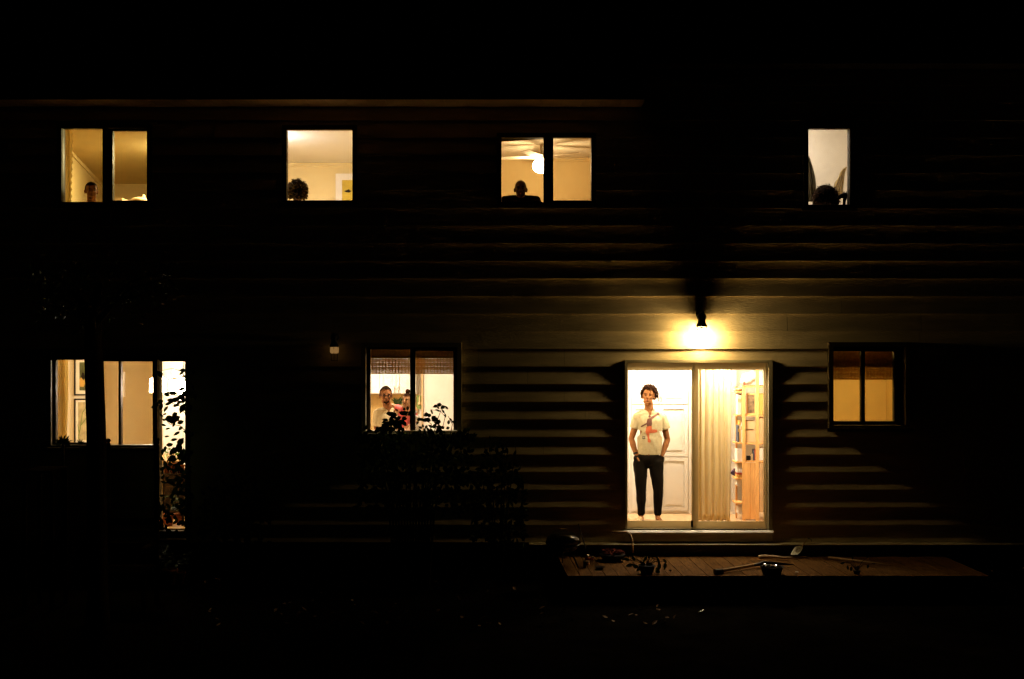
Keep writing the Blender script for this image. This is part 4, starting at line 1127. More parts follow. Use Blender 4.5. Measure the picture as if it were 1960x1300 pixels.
# dark tub with crumpled bright contents
c = dp(1479, 1102, 0); c.y += .05
t = empty('tub', (c.x, c.y, .003), 'dark tub full of crumpled shiny foil at the front of the deck', 'tub')
MB().lathe((c.x, c.y, .003), [(.10, 0), (.128, .085), (.135, .09), (.12, .085), (.11, .05)], 24).build('tub_wall', 'dark', t)
b = MB(); q = random.Random(14)
for i in range(13): ico(b, (c.x+q.uniform(-.075, .06), c.y+q.uniform(-.06, .06), .09+q.uniform(-.01, .02)), (q.uniform(.015, .03), .02, q.uniform(.012, .024)), 1, Matrix.Rotation(q.uniform(0, 3), 3, 'X'))
b.build('foil', 'chrome', t)
# straight stick at right
b = MB(); b.tube([dp(1586, 1067, .03), dp(1640, 1073.5, .028), dp(1706, 1082.5, .022)], [.014, .013, .010], 8)
tag(b.build('rod', 'wood', None, True, origin=dp(1640, 1073, 0)), 'long thin rod lying on the dark right end of the deck', 'rod')
b = MB(); b.lathe(dp(1672, 1078.6, .045), [(.008, -.02), (.008, .02)], 10, 'x'); tag(b.build('metal_ferrule', 'chrome', None, origin=dp(1672, 1078.6, .02)), 'small bright metal sleeve lying on the rod', 'sleeve')
b = MB(); ico(b, dp(1525, 1095, .01), (.02, .015, .008), 2); tag(b.build('pebble', 'paper', None, True, origin=dp(1525, 1095, 0)), 'small pale pebble on the deck right of the tub', 'pebble')
b = MB(); ico(b, dp(1283, 1092, .01), (.016, .02, .012), 2); tag(b.build('pebble', 'bark', None, True, origin=dp(1283, 1092, 0)), 'small dark pebble on the deck beside the drooping plant', 'pebble')

# invented small pieces standing for glints in the yard
def gp(px, py, h=-.29):
    y_ = (CAMZ-h)*F/(py-650)-15
    return Vector((X(px, y_), y_, h))
for px, py, s_, lb in ((1341, 1173, .03, 'pair of shiny scraps standing for glints nearest the camera in the dark yard'), (1553, 1150, .02, 'shiny wet stone standing for a glint in the dark yard below the tub'), (1424, 1151, .05, 'flat dull stone standing for a glint in the dark yard below the pickaxe'), (955, 976, .0, '')):
    if s_ == 0: continue
    b = MB(); c = gp(px, py); c.z = -.30+s_*.4
    ico(b, c, (s_, s_*.8, s_*.6), 2)
    if px == 1341: ico(b, c+Vector((.035, .05, 0)), (.02, .018, .02), 2)
    tag(b.build('scrap', 'chrome' if s_ < .04 else 'dry', None, True, origin=c), lb, 'scrap')
# leaf litter: one mass
b = MB(); q = random.Random(77)
for i in range(700):
    if i < 380: px, py = q.gauss(965, 24), q.uniform(1058, 1090)
    elif i < 560: px, py = q.gauss(610, 30), q.uniform(1064, 1082)
    else: px, py = q.uniform(380, 1300), q.uniform(1110, 1200)
    c = gp(px, py, -.297+q.uniform(0, .05 if i < 380 else .01))
    b.leaf(c, (q.uniform(-1, 1), q.uniform(-1, 1), q.uniform(-.2, .7)), (q.uniform(-.5, .5), q.uniform(-.5, .5), 1), q.uniform(.04, .09), q.uniform(.03, .05), q.uniform(-.3, .3))
for i in range(70):
    c = Vector((q.uniform(.8, 6.0), q.uniform(-1.28, -.15), .006))
    b.leaf(c, (q.uniform(-1, 1), q.uniform(-1, 1), q.uniform(0, .25)), (q.uniform(-.2, .2), q.uniform(-.2, .2), 1), q.uniform(.025, .05), q.uniform(.015, .03), q.uniform(-.1, .2))
tag(b.build('leaf_litter', 'dry'), 'dry brown leaves scattered over the dark ground and the deck', kind='stuff')

# ---------------------------------------------------------------- upstairs contents
curtain('curtain', 122, 138, 240, 396, 0.3, 'curtain', 'narrow amber curtain with a scalloped edge in the upper left window', 3, 0.02, .4, scallop=True)
block('bed_linen', 219, 234, 379, 392, 2.4, .5, 'box', 'pale folded linen low in the right pane of the upper left window', 'linen')
b = MB(); ico(b, P(266, 384, 2.2), (.12, .1, .05), 3); ico(b, P(275, 380, 2.2), (.03, .05, .06), 2); ico(b, P(258, 386, 2.2), (.1, .1, .03), 2)
tag(remeshed('pillow', b, .012, 2, 'box', None, P(268, 385, 2.2)), 'crumpled white pillow heap low right in the upper left window', 'pillow')
# support for them: a tall wardrobe top under
for px0, px1, yy, py, lb in ((212, 292, 2.1, 386, 'low dark wardrobe whose top carries the linen and the pillow'),):
    t = empty('wardrobe', (X(250, yy), yy+.35, F2), lb, 'wardrobe')
    MB().box(X(px0, yy), X(px1, yy), yy, yy+.75, F2, Z(py+1, yy)).build('carcass', 'dark', t, bevel=.005)
    for k_ in range(2): MB().box(X(px0+2+k_*40, yy), X(px0+38+k_*40, yy), yy-.018, yy-.001, F2+.05, Z(py+5, yy)).build('door', 'dark', t)
art3 = mat('yellow_art', (0.55, 0.40, 0.05), 0.7, 0.3, 3)
def birdy(t):
    b = MB(); Yb = 3.72-.013
    b.prism([(X(p, Yb), Z(q_, Yb)) for p, q_ in ((658, 366), (664, 364), (668, 362), (670, 365), (674, 365), (668, 369), (662, 368))], Yb-.002, Yb)
    b.build('bird_figure', 'dark', t)
picture(643, 705, 333, 470, 3.72, 'white framed yellow picture on the back wall of the bright upper room', art3, .05, .045, birdy, 'paper')
curtain('curtain', 541, 549, 243, 396, 0.19, 'box', 'thin brown curtain edge at the left of the square upper window', 2, .012)
# ceiling fan with lamp
Yn = 2.0; c = Vector((X(1036, Yn), Yn, Z(318, Yn)))
t = empty('ceiling_fan', (c.x, c.y, 5.35), 'ceiling fan with a glaring lamp seen through the third upper window', 'ceiling fan')
MB().tube([(c.x, c.y, 5.35), (c.x, c.y, c.z+.12)], .015, 10).build('rod', 'paper', t)
MB().lathe((c.x, c.y, c.z), [(.05, .09), (.09, .10), (.09, .15), (.04, .17)], 24).build('motor', 'paper', t, True)
b = MB(); ico(b, c, (.12, .12, .10), 3); b.build('lamp_globe', emit('lit_fan_globe', 'fan'), t, True)
for an in (20, 95, 172, 248, 318):
    a = R(an); d = Vector((math.cos(a), math.sin(a), 0)); s_ = Vector((-math.sin(a), math.cos(a), .18)).normalized()
    MB().obox(c+d*.36+Vector((0, 0, .125)), d*.27, s_*.06, Vector((0, 0, .004))).build('blade', 'wall_cream', t)
# slanted roller shade edge in that window
for px0, px1, pa, pb_, lb in ((955, 1044, 271.5, 266.5, 'dark roller shade hanging askew in the left pane of the third upper window'), (1054, 1136, 266, 262.5, 'dark roller shade hanging askew in the right pane of the third upper window')):
    b = MB(); yy = .13
    b.prism([(X(px0, yy), Z(pa, yy)), (X(px1, yy), Z(pb_, yy)), (X(px1, yy), Z(257, yy)), (X(px0, yy), Z(257, yy))], yy-.004, yy)
    tag(b.build('roller_shade', 'box', None, origin=P((px0+px1)/2, 257, yy)), lb, 'shade')
block('headboard', 940, 978, 374, 400, 2.6, .06, 'box', 'tan headboard edge low left behind the bald man', 'headboard')
# lace curtains pulled aside
lace_d = sheer('lace_dark', (0.10, 0.085, 0.05), .80); lace_g = sheer('lace_gold', (0.62, 0.45, 0.18), .50, 60)
def lace(poly_top, name_lab, m, Y, folds):
    b = MB(); rows = len(poly_top)
    n = 24
    for r, (xa, xb, py) in enumerate(poly_top):
        for i in range(n+1):
            u = i/n
            b.v.append((X(xa+(xb-xa)*u, Y), Y+.02*math.sin(u*folds*6.28+r*.2), Z(py, Y)))
    for r in range(rows-1):
        for i in range(n):
            a = r*(n+1)+i; b.f.append((a, a+1, a+n+2, a+n+1))
    me_o = b.build('lace_curtain', m, None, True, origin=P(poly_top[-1][0], poly_top[-1][2], Y))
    sm = me_o.modifiers.new('t', 'SOLIDIFY'); sm.thickness = .002
    return tag(me_o, name_lab, 'curtain')
lace([(1538, 1546.5, 296), (1538, 1551, 306), (1538, 1556, 320), (1538, 1560, 336), (1538, 1562, 350), (1538, 1563, 362), (1538, 1568, 374), (1538, 1566, 386)], 'dark lace curtain drawn aside at the left of the upper right window', lace_d, .60, 3)
lace([(1619, 1621, 320), (1613, 1619, 324), (1608, 1617, 331), (1605, 1616, 340), (1598, 1616, 350), (1596, 1615, 358), (1594, 1615, 368), (1592, 1612, 378), (1590, 1606, 384)], 'golden lace curtain bunched at the right of the upper right window', lace_g, .60, 4)
# figurine with a pointed snout and two ears
yy = .16
t = MB()
cap(t, P(1603, 379, yy), P(1611, 375, yy), .010, .030); cap(t, P(1611, 375, yy), P(1619, 374, yy), .030, .034); cap(t, P(1619, 374, yy), P(1616, 384, yy), .03, .02)
cap(t, P(1616, 384, yy), P(1615.5, 396, yy), .019, .02); cap(t, P(1615.5, 396, yy), P(1615.5, 399, yy), .035, .04)
cap(t, P(1615, 371, yy), P(1616, 366.5, yy), .011, .004); cap(t, P(1620, 371, yy), P(1621, 366.5, yy), .011, .004)
tag(remeshed('animal_figurine', t, .004, 2, 'dark', None, P(1615.5, 400, yy)), 'black animal figurine with two pointed ears in the upper right window corner', 'figurine')
# white inner sill in that window
yy = .14
b = MB(); b.plate(X(1541, yy), X(1629, yy), Z(397, yy), Z(243, yy), yy+.01, yy+.03, [(X(1547, yy), X(1623, yy), Z(391.5, yy), Z(248, yy))]); b.build('inner_trim', 'paper', HOUSE)

# ---------------------------------------------------------------- people
def hand(mb, wrist, d, palm_n, s=1.0):
    d = Vector(d).normalized(); n = Vector(palm_n).normalized(); sd_ = d.cross(n).normalized()
    w_ = Vector(wrist)
    for k_ in (-1.2, -.4, .4, 1.2): cap(mb, w_, w_+d*.085*s+sd_*k_*.02*s, .020*s, .012*s, 1)
    for k_, L in ((-1.5, .062), (-.5, .072), (.5, .07), (1.5, .055)):
        b0 = w_+d*.09*s+sd_*k_*.019*s; b1 = b0+(d*.55*L+n*.012)*s; b2 = b1+(d*.35*L+n*.028)*s
        cap(mb, b0, b1, .0088*s, .008*s, 1); cap(mb, b1, b2, .008*s, .0065*s, 1)
    t0 = w_+d*.03*s+sd_*.03*s
    cap(mb, t0, t0+(d*.03+sd_*.025+n*.008)*s, .012*s, .010*s, 1); cap(mb, t0+(d*.03+sd_*.025+n*.008)*s, t0+(d*.058+sd_*.03+n*.02)*s, .009*s, .008*s, 1)

def head_prims(mb, c, rot, s=1.0, sharp=True):
    def q(x_, y_, z_): return Vector(c) + rot @ (Vector((x_, y_, z_))*s)
    def e(x_, y_, z_, r): ico(mb, q(x_, y_, z_), tuple(a*s for a in r), 3, rot)
    e(0, .012, .030, (.074, .093, .090)); e(0, -.022, -.03, (.060, .066, .085)); e(0, -.052, -.088, (.028, .026, .024))
    e(-.028, -.035, -.07, (.030, .04, .032)); e(.028, -.035, -.07, (.030, .04, .032))
    e(-.035, -.062, -.022, (.022, .02, .018)); e(.035, -.062, -.022, (.022, .02, .018))
    cap(mb, q(-.042, -.070, .026), q(.042, -.070, .026), .011*s, .011*s)
    cap(mb, q(0, -.084, .014), q(0, -.103, -.022), .009*s, .0125*s)
    e(-.012, -.095, -.028, (.009, .009, .007)); e(.012, -.095, -.028, (.009, .009, .007))
    e(0, -.080, -.052, (.022, .012, .0065)); e(0, -.078, -.064, (.018, .012, .007))
    for sx in (-1, 1): e(sx*.078, .008, -.012, (.008, .02, .032)); e(sx*.084, .015, .0, (.006, .016, .022))
    return q

def face_bits(parent, q, rot, s, browm='hair_black', closed=False):
    eb = MB()
    for sx in (-1, 1): ico(eb, q(sx*.031, -.078, .006), (.0125*s, .009*s, .0055*s), 2, rot)
    eb.build('eye', 'dark' if not closed else 'hair_brown', parent, True)
    bb = MB()
    for sx in (-1, 1): bb.tube([q(sx*.016, -.087, .024), q(sx*.032, -.087, .030), q(sx*.049, -.078, .024)], [.003*s, .0045*s, .002*s], 6)
    bb.build('eyebrow', browm, parent)
    lp = MB(); ico(lp, q(0, -.0895, -.0525), (.020*s, .006*s, .0045*s), 2, rot); ico(lp, q(0, -.0875, -.062), (.017*s, .006*s, .005*s), 2, rot)
    lp.build('lips', 'lip', parent, True)

def curls(parent, q, rot, s, m, n, rad, off, region, seed, core=1.0, corem=None):
    """curly hair: a cap plus many small coil loops standing off it"""
    rr = random.Random(seed)
    b = MB()
    for i in range(n):
        while True:
            d = Vector((rr.gauss(0, 1), rr.gauss(0, 1), rr.gauss(0, 1))).normalized()
            if region(d): break
        base = Vector((d.x*.078, d.y*.097+.012, d.z*.094+.028))*1.0
        ext = off*rr.uniform(.2, 1.25)
        p0 = base; pts = []
        u = d.cross(Vector((rr.uniform(-1, 1), rr.uniform(-1, 1), rr.uniform(-1, 1)))).normalized(); v = d.cross(u)
        tn = rr.uniform(1.0, 1.8)
        for k_ in range(9):
            f_ = k_/8; a = f_*tn*6.283
            pts.append(q(*(p0 + d*ext*f_ + u*rad*math.cos(a)*(.5+.5*f_) + v*rad*math.sin(a)*(.5+.5*f_))))
        b.tube(pts, [rad*.42*s]*8+[rad*.2*s], 5)
    cp_ = MB()
    bm = bmesh.new(); bmesh.ops.create_icosphere(bm, subdivisions=4, radius=1)
    keep = {}
    vs_ = []; fs = []
    for vtx in bm.verts:
        d = vtx.co.normalized()
        k0 = off*.45*core*(1+.35*noise.noise(d*7+Vector((seed, 0, 0))))
        p = Vector((d.x*(.078+k0), d.y*(.097+k0)+.012, d.z*(.094+k0)+.028))
        vs_.append(q(*p))
    for f_ in bm.faces:
        d = f_.calc_center_median().normalized()
        if region(d): fs.append(tuple(v_.index for v_ in f_.verts))
    bm.free(); cp_.add(vs_, fs); b.add(cp_.v, cp_.f)
    return b.build('hair', m, parent, True)

def short_hair(parent, q, rot, s, m, region, thick=.006, seed=0, name='hair'):
    bm = bmesh.new(); bmesh.ops.create_icosphere(bm, subdivisions=5, radius=1)
    vs_ = []; fs = []
    for vtx in bm.verts:
        d = vtx.co.normalized()
        th = thick*(1+.35*noise.noise(d*16+Vector((seed, 3, 1))))
        vs_.append(q(d.x*(.074+th), d.y*(.093+th)+.012, d.z*(.090+th)+.030))
    for f_ in bm.faces:
        d = f_.calc_center_median().normalized()
        if region(d): fs.append(tuple(v_.index for v_ in f_.verts))
    bm.free(); b = MB(); b.add(vs_, fs)
    return b.build(name, m, parent, True)

def person(J, skin, label, vox=.007, rot=Matrix.Identity(3), hs=1.0, hands=True, group=None, origin=None, gend=1.0):
    """J: world joints. Body is one continuous remeshed surface."""
    b = MB()
    q = head_prims(b, J['head'], rot, hs)
    J = {k_: Vector(v_) for k_, v_ in J.items()}
    hd = J['head']
    cap(b, q(0, .02, -.05), J['neck'], .053*hs, .058*hs); cap(b, J['neck'], (J['neck']+J['chest'])/2, .054*hs, .058*hs)
    for sd_ in ('l', 'r'):
        sh_, el, wr = J['sh_'+sd_], J['el_'+sd_], J['wr_'+sd_]
        cap(b, J['neck']-Vector((0, 0, .055*hs)), sh_-Vector((0, 0, .01)), .036*hs, .044*hs); cap(b, sh_-Vector((0, 0, .01)), el, .050*hs, .037*hs); cap(b, el, el.lerp(wr, .35), .037*hs, .040*hs); cap(b, el.lerp(wr, .35), wr, .040*hs, .025*hs)
        hp, kn, an = J['hip_'+sd_], J['kn_'+sd_], J['an_'+sd_]
        cap(b, hp, kn, .085*hs, .056*hs); cap(b, kn, kn.lerp(an, .35), .055*hs, .056*hs); cap(b, kn.lerp(an, .35), an, .056*hs, .033*hs)
        toe = J.get('toe_'+sd_, an+Vector((0, -.15, -.05)))
        cap(b, an, an+Vector((0, .02, -.045*hs)), .033*hs, .03*hs); cap(b, an+Vector((0, 0, -.04*hs)), toe, .033*hs, .022*hs)
        for tk in range(5): cap(b, toe+Vector(((tk-2)*.014, -.01, -.004)), toe+Vector(((tk-2)*.015, -.03-.004*(2-abs(tk-1)), -.012)), .010, .008, 1)
        if hands: hand(b, wr, J.get('hd_'+sd_, (wr-el).normalized()), J.get('pn_'+sd_, Vector((0, -1, 0))), hs)
    cap(b, J['chest'], J['waist'], .125*hs, .10*hs, 3, (1.12, .78)); cap(b, J['waist'], J['pelvis'], .10*hs, .125*hs, 3, (1.2, .85))
    cap(b, J['chest']+Vector((-.06, 0, .03)), J['chest']+Vector((.06, 0, .03)), .10*hs, .10*hs, 3, (1, .8))
    o = remeshed('person', b, vox, 2, skin, None, origin or (hd.x, hd.y, J['an_l'].z-.07))
    tag(o, label, 'person', group)
    return o, q

def shirt(parent, J, m, hs=1.0, hem=None, sleeve=.55, fx=1.14, vox=.008, loose=1.0, name='t_shirt', wrinkle=.004, seed=0):
    b = MB(); J = {k_: Vector(v_) for k_, v_ in J.items()}
    cap(b, J['chest'], J['waist'], .135*hs*loose, (.124*hs)*loose, 3, (fx, .80)); cap(b, J['waist'], hem or J['pelvis'], .124*hs*loose, .130*hs*loose, 3, (fx+.02, .84))
    for ox in (-1, 1): cap(b, J['chest']+Vector((ox*(fx-1)*.40, 0, .02)), (hem or J['pelvis'])+Vector((ox*(fx-1)*.28, 0, 0)), .106*hs, .106*hs, 3, (1, .92))
    cap(b, J['chest']+Vector((-.07, 0, .025))*hs, J['chest']+Vector((.07, 0, .025))*hs, .105*hs, .105*hs, 3, (1, .84))
    for sd_ in ('l', 'r'):
        sh_, el = J['sh_'+sd_], J['el_'+sd_]
        cap(b, J['neck']-Vector((0, 0, .05*hs)), sh_, .056*hs, .056*hs); cap(b, sh_, sh_.lerp(el, sleeve), .058*hs, .066*hs)
    me = bpy.data.meshes.new('tmp'); me.from_pydata(b.v, [], b.f)
    o = remeshed(name, b, vox, 4, m, parent)
    me2 = o.data; base = wloc(parent)
    hz = (hem.z if hem is not None else J['pelvis'].z)
    for v_ in me2.vertices:
        w_ = v_.co + base
        n_ = noise.noise(Vector((w_.x*9, w_.y*9+seed, w_.z*5)))*wrinkle*1.6 + noise.noise(Vector((w_.x*26+seed, w_.y*22, w_.z*14)))*wrinkle*.7
        v_.co += v_.normal*n_
    # cut: flat hem, sleeve ends, neckline opening
    bm = bmesh.new(); bm.from_mesh(me2)
    def cut(pt, nn, cond):
        geo = [f_ for f_ in bm.faces if cond(f_.calc_center_median()+base)]
        gv = set(v_ for f_ in geo for v_ in f_.verts); ge = set(e_ for f_ in geo for e_ in f_.edges)
        r_ = bmesh.ops.bisect_plane(bm, geom=list(gv)+list(ge)+geo, plane_co=Vector(pt)-base, plane_no=nn, clear_outer=True)
    cut((0, 0, hz-.01), (0, 0, -1), lambda p: p.z < hz+.12 and abs(p.x-J['waist'].x) < .2*hs+.02)
    for sd_ in ('l', 'r'):
        sh_, el = J['sh_'+sd_], J['el_'+sd_]; d = (el-sh_).normalized(); e_ = sh_.lerp(el, sleeve)
        cut(e_+d*.01, d, lambda p, e_=e_, d=d: (p-e_).length < .13*hs and (p-e_).dot(d) > -.03)
    bmesh.ops.delete(bm, geom=[f_ for f_ in bm.faces if ((f_.calc_center_median()+base)-(J['neck']+Vector((0, .0, .040)))).length < .078*hs], context='FACES')
    bm.to_mesh(me2); bm.free()
    sm = o.modifiers.new('t', 'SOLIDIFY'); sm.thickness = .004; sm.offset = 1
    return o

def trousers(parent, J, m, hs=1.0, vox=.009, top=None, seed=3, pockets=False):
    b = MB(); J = {k_: Vector(v_) for k_, v_ in J.items()}
    cap(b, top or J['pelvis']+Vector((0, 0, .05)), J['pelvis'], .122*hs, .135*hs, 3, (1.14, .86))
    for sd_ in ('l', 'r'):
        hp, kn, an = J['hip_'+sd_], J['kn_'+sd_], J['an_'+sd_]
        if pockets:
            sx = .35 if sd_ == 'l' else -.35
            cap(b, J['wr_'+sd_]+Vector((sx*.03, 0, -.045)), J['wr_'+sd_]+Vector((sx*.15, 0, -.15)), .047, .040, 3)
        cap(b, hp, kn, .100*hs, .068*hs, 3); cap(b, kn, kn.lerp(an, .35), .068*hs, .066*hs, 3); cap(b, kn.lerp(an, .35), an+Vector((0, 0, .03)), .066*hs, .050*hs, 3)
    o = remeshed('trousers', b, vox, 3, m, parent)
    for v_ in o.data.vertices:
        w_ = v_.co
        v_.co += v_.normal*(.006*noise.noise(Vector((w_.x*12, w_.y*12+seed, w_.z*8))) + .003*noise.noise(Vector((w_.x*30, w_.y*30, w_.z*22))))
    return o

def standing(x, y, zf, H=1.75, facing=0.0, armout=.06):
    s = H/1.75
    rot = Matrix.Rotation(facing, 3, 'Z')
    def p(a, b_, c): return Vector((x, y, zf)) + rot @ (Vector((a, b_, c))*s)
    J = dict(head=p(0, 0, 1.63), neck=p(0, .01, 1.49), chest=p(0, .01, 1.31), waist=p(0, .01, 1.10), pelvis=p(0, .01, .95))
    for sd_, sx in (('l', -1), ('r', 1)):
        J['sh_'+sd_] = p(sx*.175, .01, 1.42); J['el_'+sd_] = p(sx*(.215+armout), .03, 1.13); J['wr_'+sd_] = p(sx*(.22+armout), -.03, .88)
        J['hip_'+sd_] = p(sx*.085, .01, .91); J['kn_'+sd_] = p(sx*.10, 0, .50); J['an_'+sd_] = p(sx*.11, .03, .08)
        J['toe_'+sd_] = p(sx*.13, -.13, .025); J['pn_'+sd_] = rot @ Vector((-sx, 0, 0))
    return J

# --- young man at the sliding door
Yp = .80
YMz = F1+.002
J = dict(head=P(1241.5, 759, Yp), neck=P(1242, 783, Yp+.02), chest=P(1243.5, 810, Yp+.02), waist=P(1243, 842, Yp+.01), pelvis=P(1240, 877, Yp+.02),
         sh_l=P(1220.5, 799, Yp+.02), el_l=P(1208.5, 840, Yp+.05), wr_l=P(1217.5, 871, Yp+.0),
         sh_r=P(1267.5, 799, Yp+.02), el_r=P(1277.5, 842, Yp+.06), wr_r=P(1267, 872, Yp+.0),
         hip_l=P(1226, 888, Yp+.02), kn_l=P(1227, 938, Yp-.02), an_l=P(1227.5, 987, Yp+.02),
         hip_r=P(1255, 888, Yp+.02), kn_r=P(1260, 938, Yp-.02), an_r=P(1259, 987, Yp+.02))
for a in ('l', 'r'):
    J['an_'+a].z = YMz+.07
    J['toe_'+a] = Vector((J['an_'+a].x+(-.015 if a == 'l' else .015), Yp-.15, YMz+.024))
    J['hd_'+a] = Vector((.30 if a == 'l' else -.30, .0, -1)); J['pn_'+a] = Vector((1 if a == 'l' else -1, 0, -.2))
hr = Matrix.Rotation(R(-16), 3, 'Z') @ Matrix.Rotation(R(-9), 3, 'X') @ Matrix.Rotation(R(4), 3, 'Y')
YM, q_ = person(J, 'skin_tan', 'young man with curly hair and printed t-shirt, hands in his black trouser pockets', .006, hr, 1.0, origin=(X(1243, Yp), Yp, F1))
face_bits(YM, q_, hr, 1.0, 'hair_brown', True)
curls(YM, q_, hr, 1.0, 'hair_brown', 700, .010, .042, lambda d: (d.z > .25 or (d.y > -.15 and d.z > -.45)) and not (d.y < -.45 and d.z < .55), 3)
tee = shirt(YM, J, 'tee', 1.0, P(1243, 868, Yp+.02), .46, loose=.97, wrinkle=.008, fx=1.16)
trousers(YM, J, 'navy', .98, pockets=True)
# printed figure on the chest, draped on the cloth
bpy.context.view_layer.update()
dg = bpy.context.evaluated_depsgraph_get(); dg.update()
bv = BVHTree.FromObject(tee, dg)
def decal(polys, m, name, step=.0035, lift=.0025):
    b = MB(); base = wloc(tee); idx = {}
    polys = [[(X(px, Yp-.12), Z(py, Yp-.12)) for px, py in pl] for pl in polys]
    def inside(x_, z_):
        for pl in polys:
            c_ = False; n = len(pl); j_ = n-1
            for i_ in range(n):
                xi, zi = pl[i_]; xj, zj = pl[j_]
                if (zi > z_) != (zj > z_) and x_ < (xj-xi)*(z_-zi)/(zj-zi)+xi: c_ = not c_
                j_ = i_
            if c_: return True
        return False
    xs = [p_[0] for pl in polys for p_ in pl]; zs = [p_[1] for pl in polys for p_ in pl]
    nx = int((max(xs)-min(xs))/step)+2; nz = int((max(zs)-min(zs))/step)+2
    def vid(i_, k_):
        if (i_, k_) in idx: return idx[(i_, k_)]
        x_, z_ = min(xs)+i_*step, min(zs)+k_*step
        o_ = Vector((x_, -1, z_))-base
        h, nn, _, _ = bv.ray_cast(o_, Vector((0, 1, 0)))
        if h is None: idx[(i_, k_)] = None
        else: b.v.append(tuple(h+base+Vector((0, -lift, 0)))); idx[(i_, k_)] = len(b.v)-1
        return idx[(i_, k_)]
    for i_ in range(nx):
        for k_ in range(nz):
            if inside(min(xs)+(i_+.5)*step, min(zs)+(k_+.5)*step):
                q4 = [vid(i_, k_), vid(i_+1, k_), vid(i_+1, k_+1), vid(i_, k_+1)]
                if None not in q4: b.f.append(tuple(q4))
    return b.build(name, m, tee, True)
def disc(cx, cy, r, n=10): return [(cx+r*math.cos(6.283*k_/n), cy+r*math.sin(6.283*k_/n)) for k_ in range(n)]
decal([disc(1261.5, 793, 3.2), disc(1244.5, 798, 2.6), [(1246, 799), (1258, 793.5), (1260, 796), (1249, 803)], [(1240, 802), (1248, 800), (1248.5, 808), (1248, 816), (1239, 817), (1238, 810)],
       [(1241, 803), (1238, 810), (1228, 816), (1227, 818), (1229, 818.5), (1240, 812)]], 'print_brown', 'printed_torso')
decal([[(1238, 817), (1248, 815), (1248, 822), (1258.5, 823), (1259, 828), (1250, 829), (1243, 829), (1243.5, 840), (1246, 843), (1245.5, 848), (1240.5, 847), (1240, 838), (1236, 826)]], 'print_red', 'printed_legs')
decal([[(1230.5, 835), (1235.5, 835), (1235.5, 841), (1230.5, 841)]], 'print_dark', 'printed_badge', lift=.003)
decal([[(1232, 836.5), (1234.2, 836.5), (1234.2, 839.5), (1232, 839.5)]], 'tee', 'badge_mark', lift=.0045)
# dark wristband
d_ = (J['wr_l']-J['el_l']).normalized()
MB().tube([J['wr_l']-d_*.035, J['wr_l']-d_*.012], .031, 16).build('wristband', 'dark', YM, True)

# --- man with glasses holding a child
Yk = .62
J = standing(X(741, Yk), Yk, F1, 1.78)
J.update(head=P(738.5, 757.5, Yk), neck=P(742, 779, Yk+.02), chest=P(745, 806, Yk+.02), sh_l=P(723, 792, Yk), sh_r=P(762, 792, Yk+.06),
         el_l=P(721, 826, Yk+.02), wr_l=P(752, 834, Yk-.16), el_r=P(775, 812, Yk+.10), wr_r=P(789, 822, Yk-.02))
J['hd_l'] = Vector((1, -.1, .1)); J['pn_l'] = Vector((0, .6, .6)); J['hd_r'] = Vector((.3, -1, 0)); J['pn_r'] = Vector((0, 0, 1))
hr = Matrix.Rotation(R(10), 3, 'Z')
KM, q_ = person(J, 'skin_brown', 'bearded man with glasses and cream t-shirt holding a child behind the kitchen window', .007, hr, .98)
face_bits(KM, q_, hr, .98)
short_hair(KM, q_, hr, .98, 'hair_black', lambda d: d.z > .58 or (d.y > -.25 and d.z > -.35) or (d.y > -.6 and d.z > .35), .008)
# goatee
b = MB(); rr = random.Random(5)
for i in range(150):
    a = rr.uniform(0, 6.28); r1 = rr.uniform(.022, .034)
    xx_, zz_ = r1*math.cos(a), -.066+r1*.95*math.sin(a)
    if zz_ > -.045 and abs(xx_) > .026: continue
    yy_ = -.083+abs(xx_)*.45 if zz_ > -.085 else -.078
    ico(b, q_(xx_, yy_, zz_), .006, 1)
for i in range(60):
    xx_ = rr.uniform(-.05, .05); ico(b, q_(xx_, -.07+abs(xx_)*.7, -.098+abs(xx_)*.55), .008, 1)
b.build('beard', 'hair_black', KM)
gl = MB()
for sx in (-1, 1):
    rg = [q_(sx*.033+.024*math.cos(a), -.099+.1*abs(.0), .004+.016*math.sin(a)) for a in [k_*.3927 for k_ in range(17)]]
    gl.tube(rg, .0028, 5); gl.tube([q_(sx*.056, -.097, .008), q_(sx*.08, -.03, .008), q_(sx*.085, .01, .004)], .0025, 5)
gl.tube([q_(-.010, -.099, .006), q_(.010, -.099, .006)], .0028, 5)
gl.build('glasses', 'dark', KM)
shirt(KM, J, 'tee_cream', 1.0, J['pelvis'], .62, vox=.009, seed=2, loose=1.0)
trousers(KM, J, 'navy', .95, vox=.012)

# --- child
Yc = .58
hsz = .80
J = dict(head=P(779, 766, Yc), neck=P(779, 780, Yc+.02), chest=P(780, 792, Yc+.02), waist=P(781, 807, Yc+.02), pelvis=P(781, 820, Yc+.02),
         sh_l=P(770, 785, Yc), el_l=P(760, 780, Yc+.06), wr_l=P(750, 775, Yc+.12), sh_r=P(789, 786, Yc), el_r=P(794, 800, Yc-.03), wr_r=P(788, 812, Yc-.08),
         hip_l=P(776, 824, Yc), kn_l=P(770, 838, Yc-.16), an_l=P(768, 862, Yc-.12), hip_r=P(787, 824, Yc), kn_r=P(793, 838, Yc-.16), an_r=P(793, 862, Yc-.12))
J['hd_l'] = Vector((-1, .6, .1)); J['pn_l'] = Vector((0, .5, -1))
hr = Matrix.Rotation(R(-25), 3, 'Z')
sc_ = .62
CH, q_ = person(J, 'skin_light', 'small child in a pink top with a brown topknot, held by the bearded man', .007, hr, .72, hands=True)
face_bits(CH, q_, hr, .72, 'hair_brown')
short_hair(CH, q_, hr, .72, 'hair_brown', lambda d: d.z > .5 or (d.y > -.2 and d.z > -.5), .008, 4)
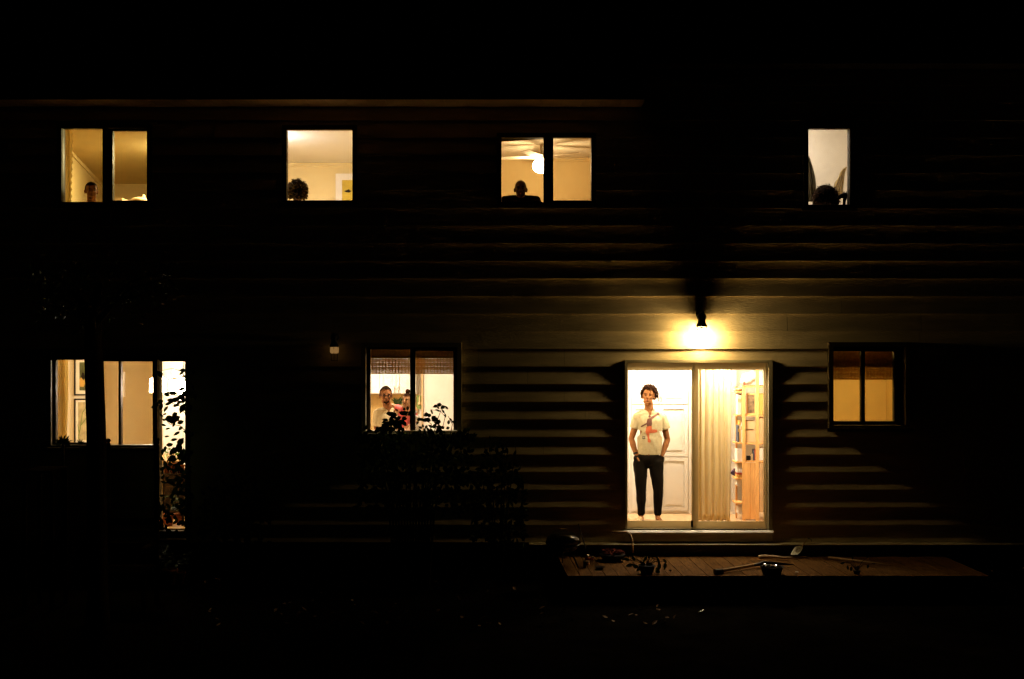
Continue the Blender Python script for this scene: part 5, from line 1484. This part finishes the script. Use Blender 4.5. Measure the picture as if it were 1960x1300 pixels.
b = MB(); ico(b, q_(.01, .01, .155), .030, 3)
for v_i in range(len(b.v)):
    v_ = Vector(b.v[v_i]); b.v[v_i] = tuple(v_+.006*Vector((noise.noise(v_*90), noise.noise(v_*90+Vector((9, 0, 0))), noise.noise(v_*90+Vector((0, 9, 0))))))
b.build('hair_bun', 'hair_brown', CH, True)
shirt(CH, J, 'pink', .62, J['pelvis'], .98, vox=.007, wrinkle=.003, name='pink_top')
trousers(CH, J, 'pink', .55, vox=.009)

# --- upstairs heads
def upstairs(px, pytop, Y, skin, label, facing, H=None, hairf=None, top='navy', tilt=0.0, dx=0.0, hs=.97, short=0.0, wide=1.0):
    ztop = Z(pytop, Y); H = (ztop-F2)/1.0
    J = standing(X(px, Y), Y, F2+.002, H/1.0*(1.75/1.753), facing)
    J['head'] = Vector((X(px, Y)+dx, Y-.02, ztop-.122*hs))
    for k_ in J:
        if k_[:3] in ('nec', 'che', 'sh_', 'el_', 'wr_'): J[k_] = Vector((X(px, Y)+(J[k_].x-X(px, Y))*wide, J[k_].y, J[k_].z+short))
    hr = Matrix.Rotation(facing, 3, 'Z') @ Matrix.Rotation(tilt, 3, 'X')
    o, q_ = person(J, skin, label, .009, hr, hs)
    face_bits(o, q_, hr, hs)
    shirt(o, J, top, 1.0, J['pelvis'], .6, vox=.011)
    trousers(o, J, 'navy', .95, vox=.014)
    if hairf: hairf(o, q_, hr, hs)
    return o, J, q_
upstairs(176, 348.5, .42, 'skin_brown', 'person with cropped hair and one ear showing in the upper left window', R(28),
         hairf=lambda o, q, r, s: short_hair(o, q, r, s, 'hair_black', lambda d: d.z > .45 or (d.y > -.3 and d.z > -.3), .005))
upstairs(569.5, 352, .36, 'skin_silhouette', 'person with shaggy curly hair at the left of the square upper window', R(8),
         hairf=lambda o, q, r, s: curls(o, q, r, s, 'hair_sandy', 800, .013, .065, lambda d: (d.z > -.75) and not (d.y < -.85 and -.6 < d.z < .25 and d.x > -.3), 8, .8))
upstairs(996.5, 345, .42, 'skin_silhouette', 'bald man with broad shoulders in the upper window with the fan lamp', R(0), hs=1.0, short=.075, wide=1.12)
upstairs(1580, 369, .34, 'skin_silhouette', 'person with a round dark afro in the narrow upper right window', R(0),
         hairf=lambda o, q, r, s: curls(o, q, r, s, 'hair_black', 1100, .010, .10, lambda d: (d.z > -.5 or d.y > -.35) and not (d.y < -.85 and d.z < .2), 12, 2.0))
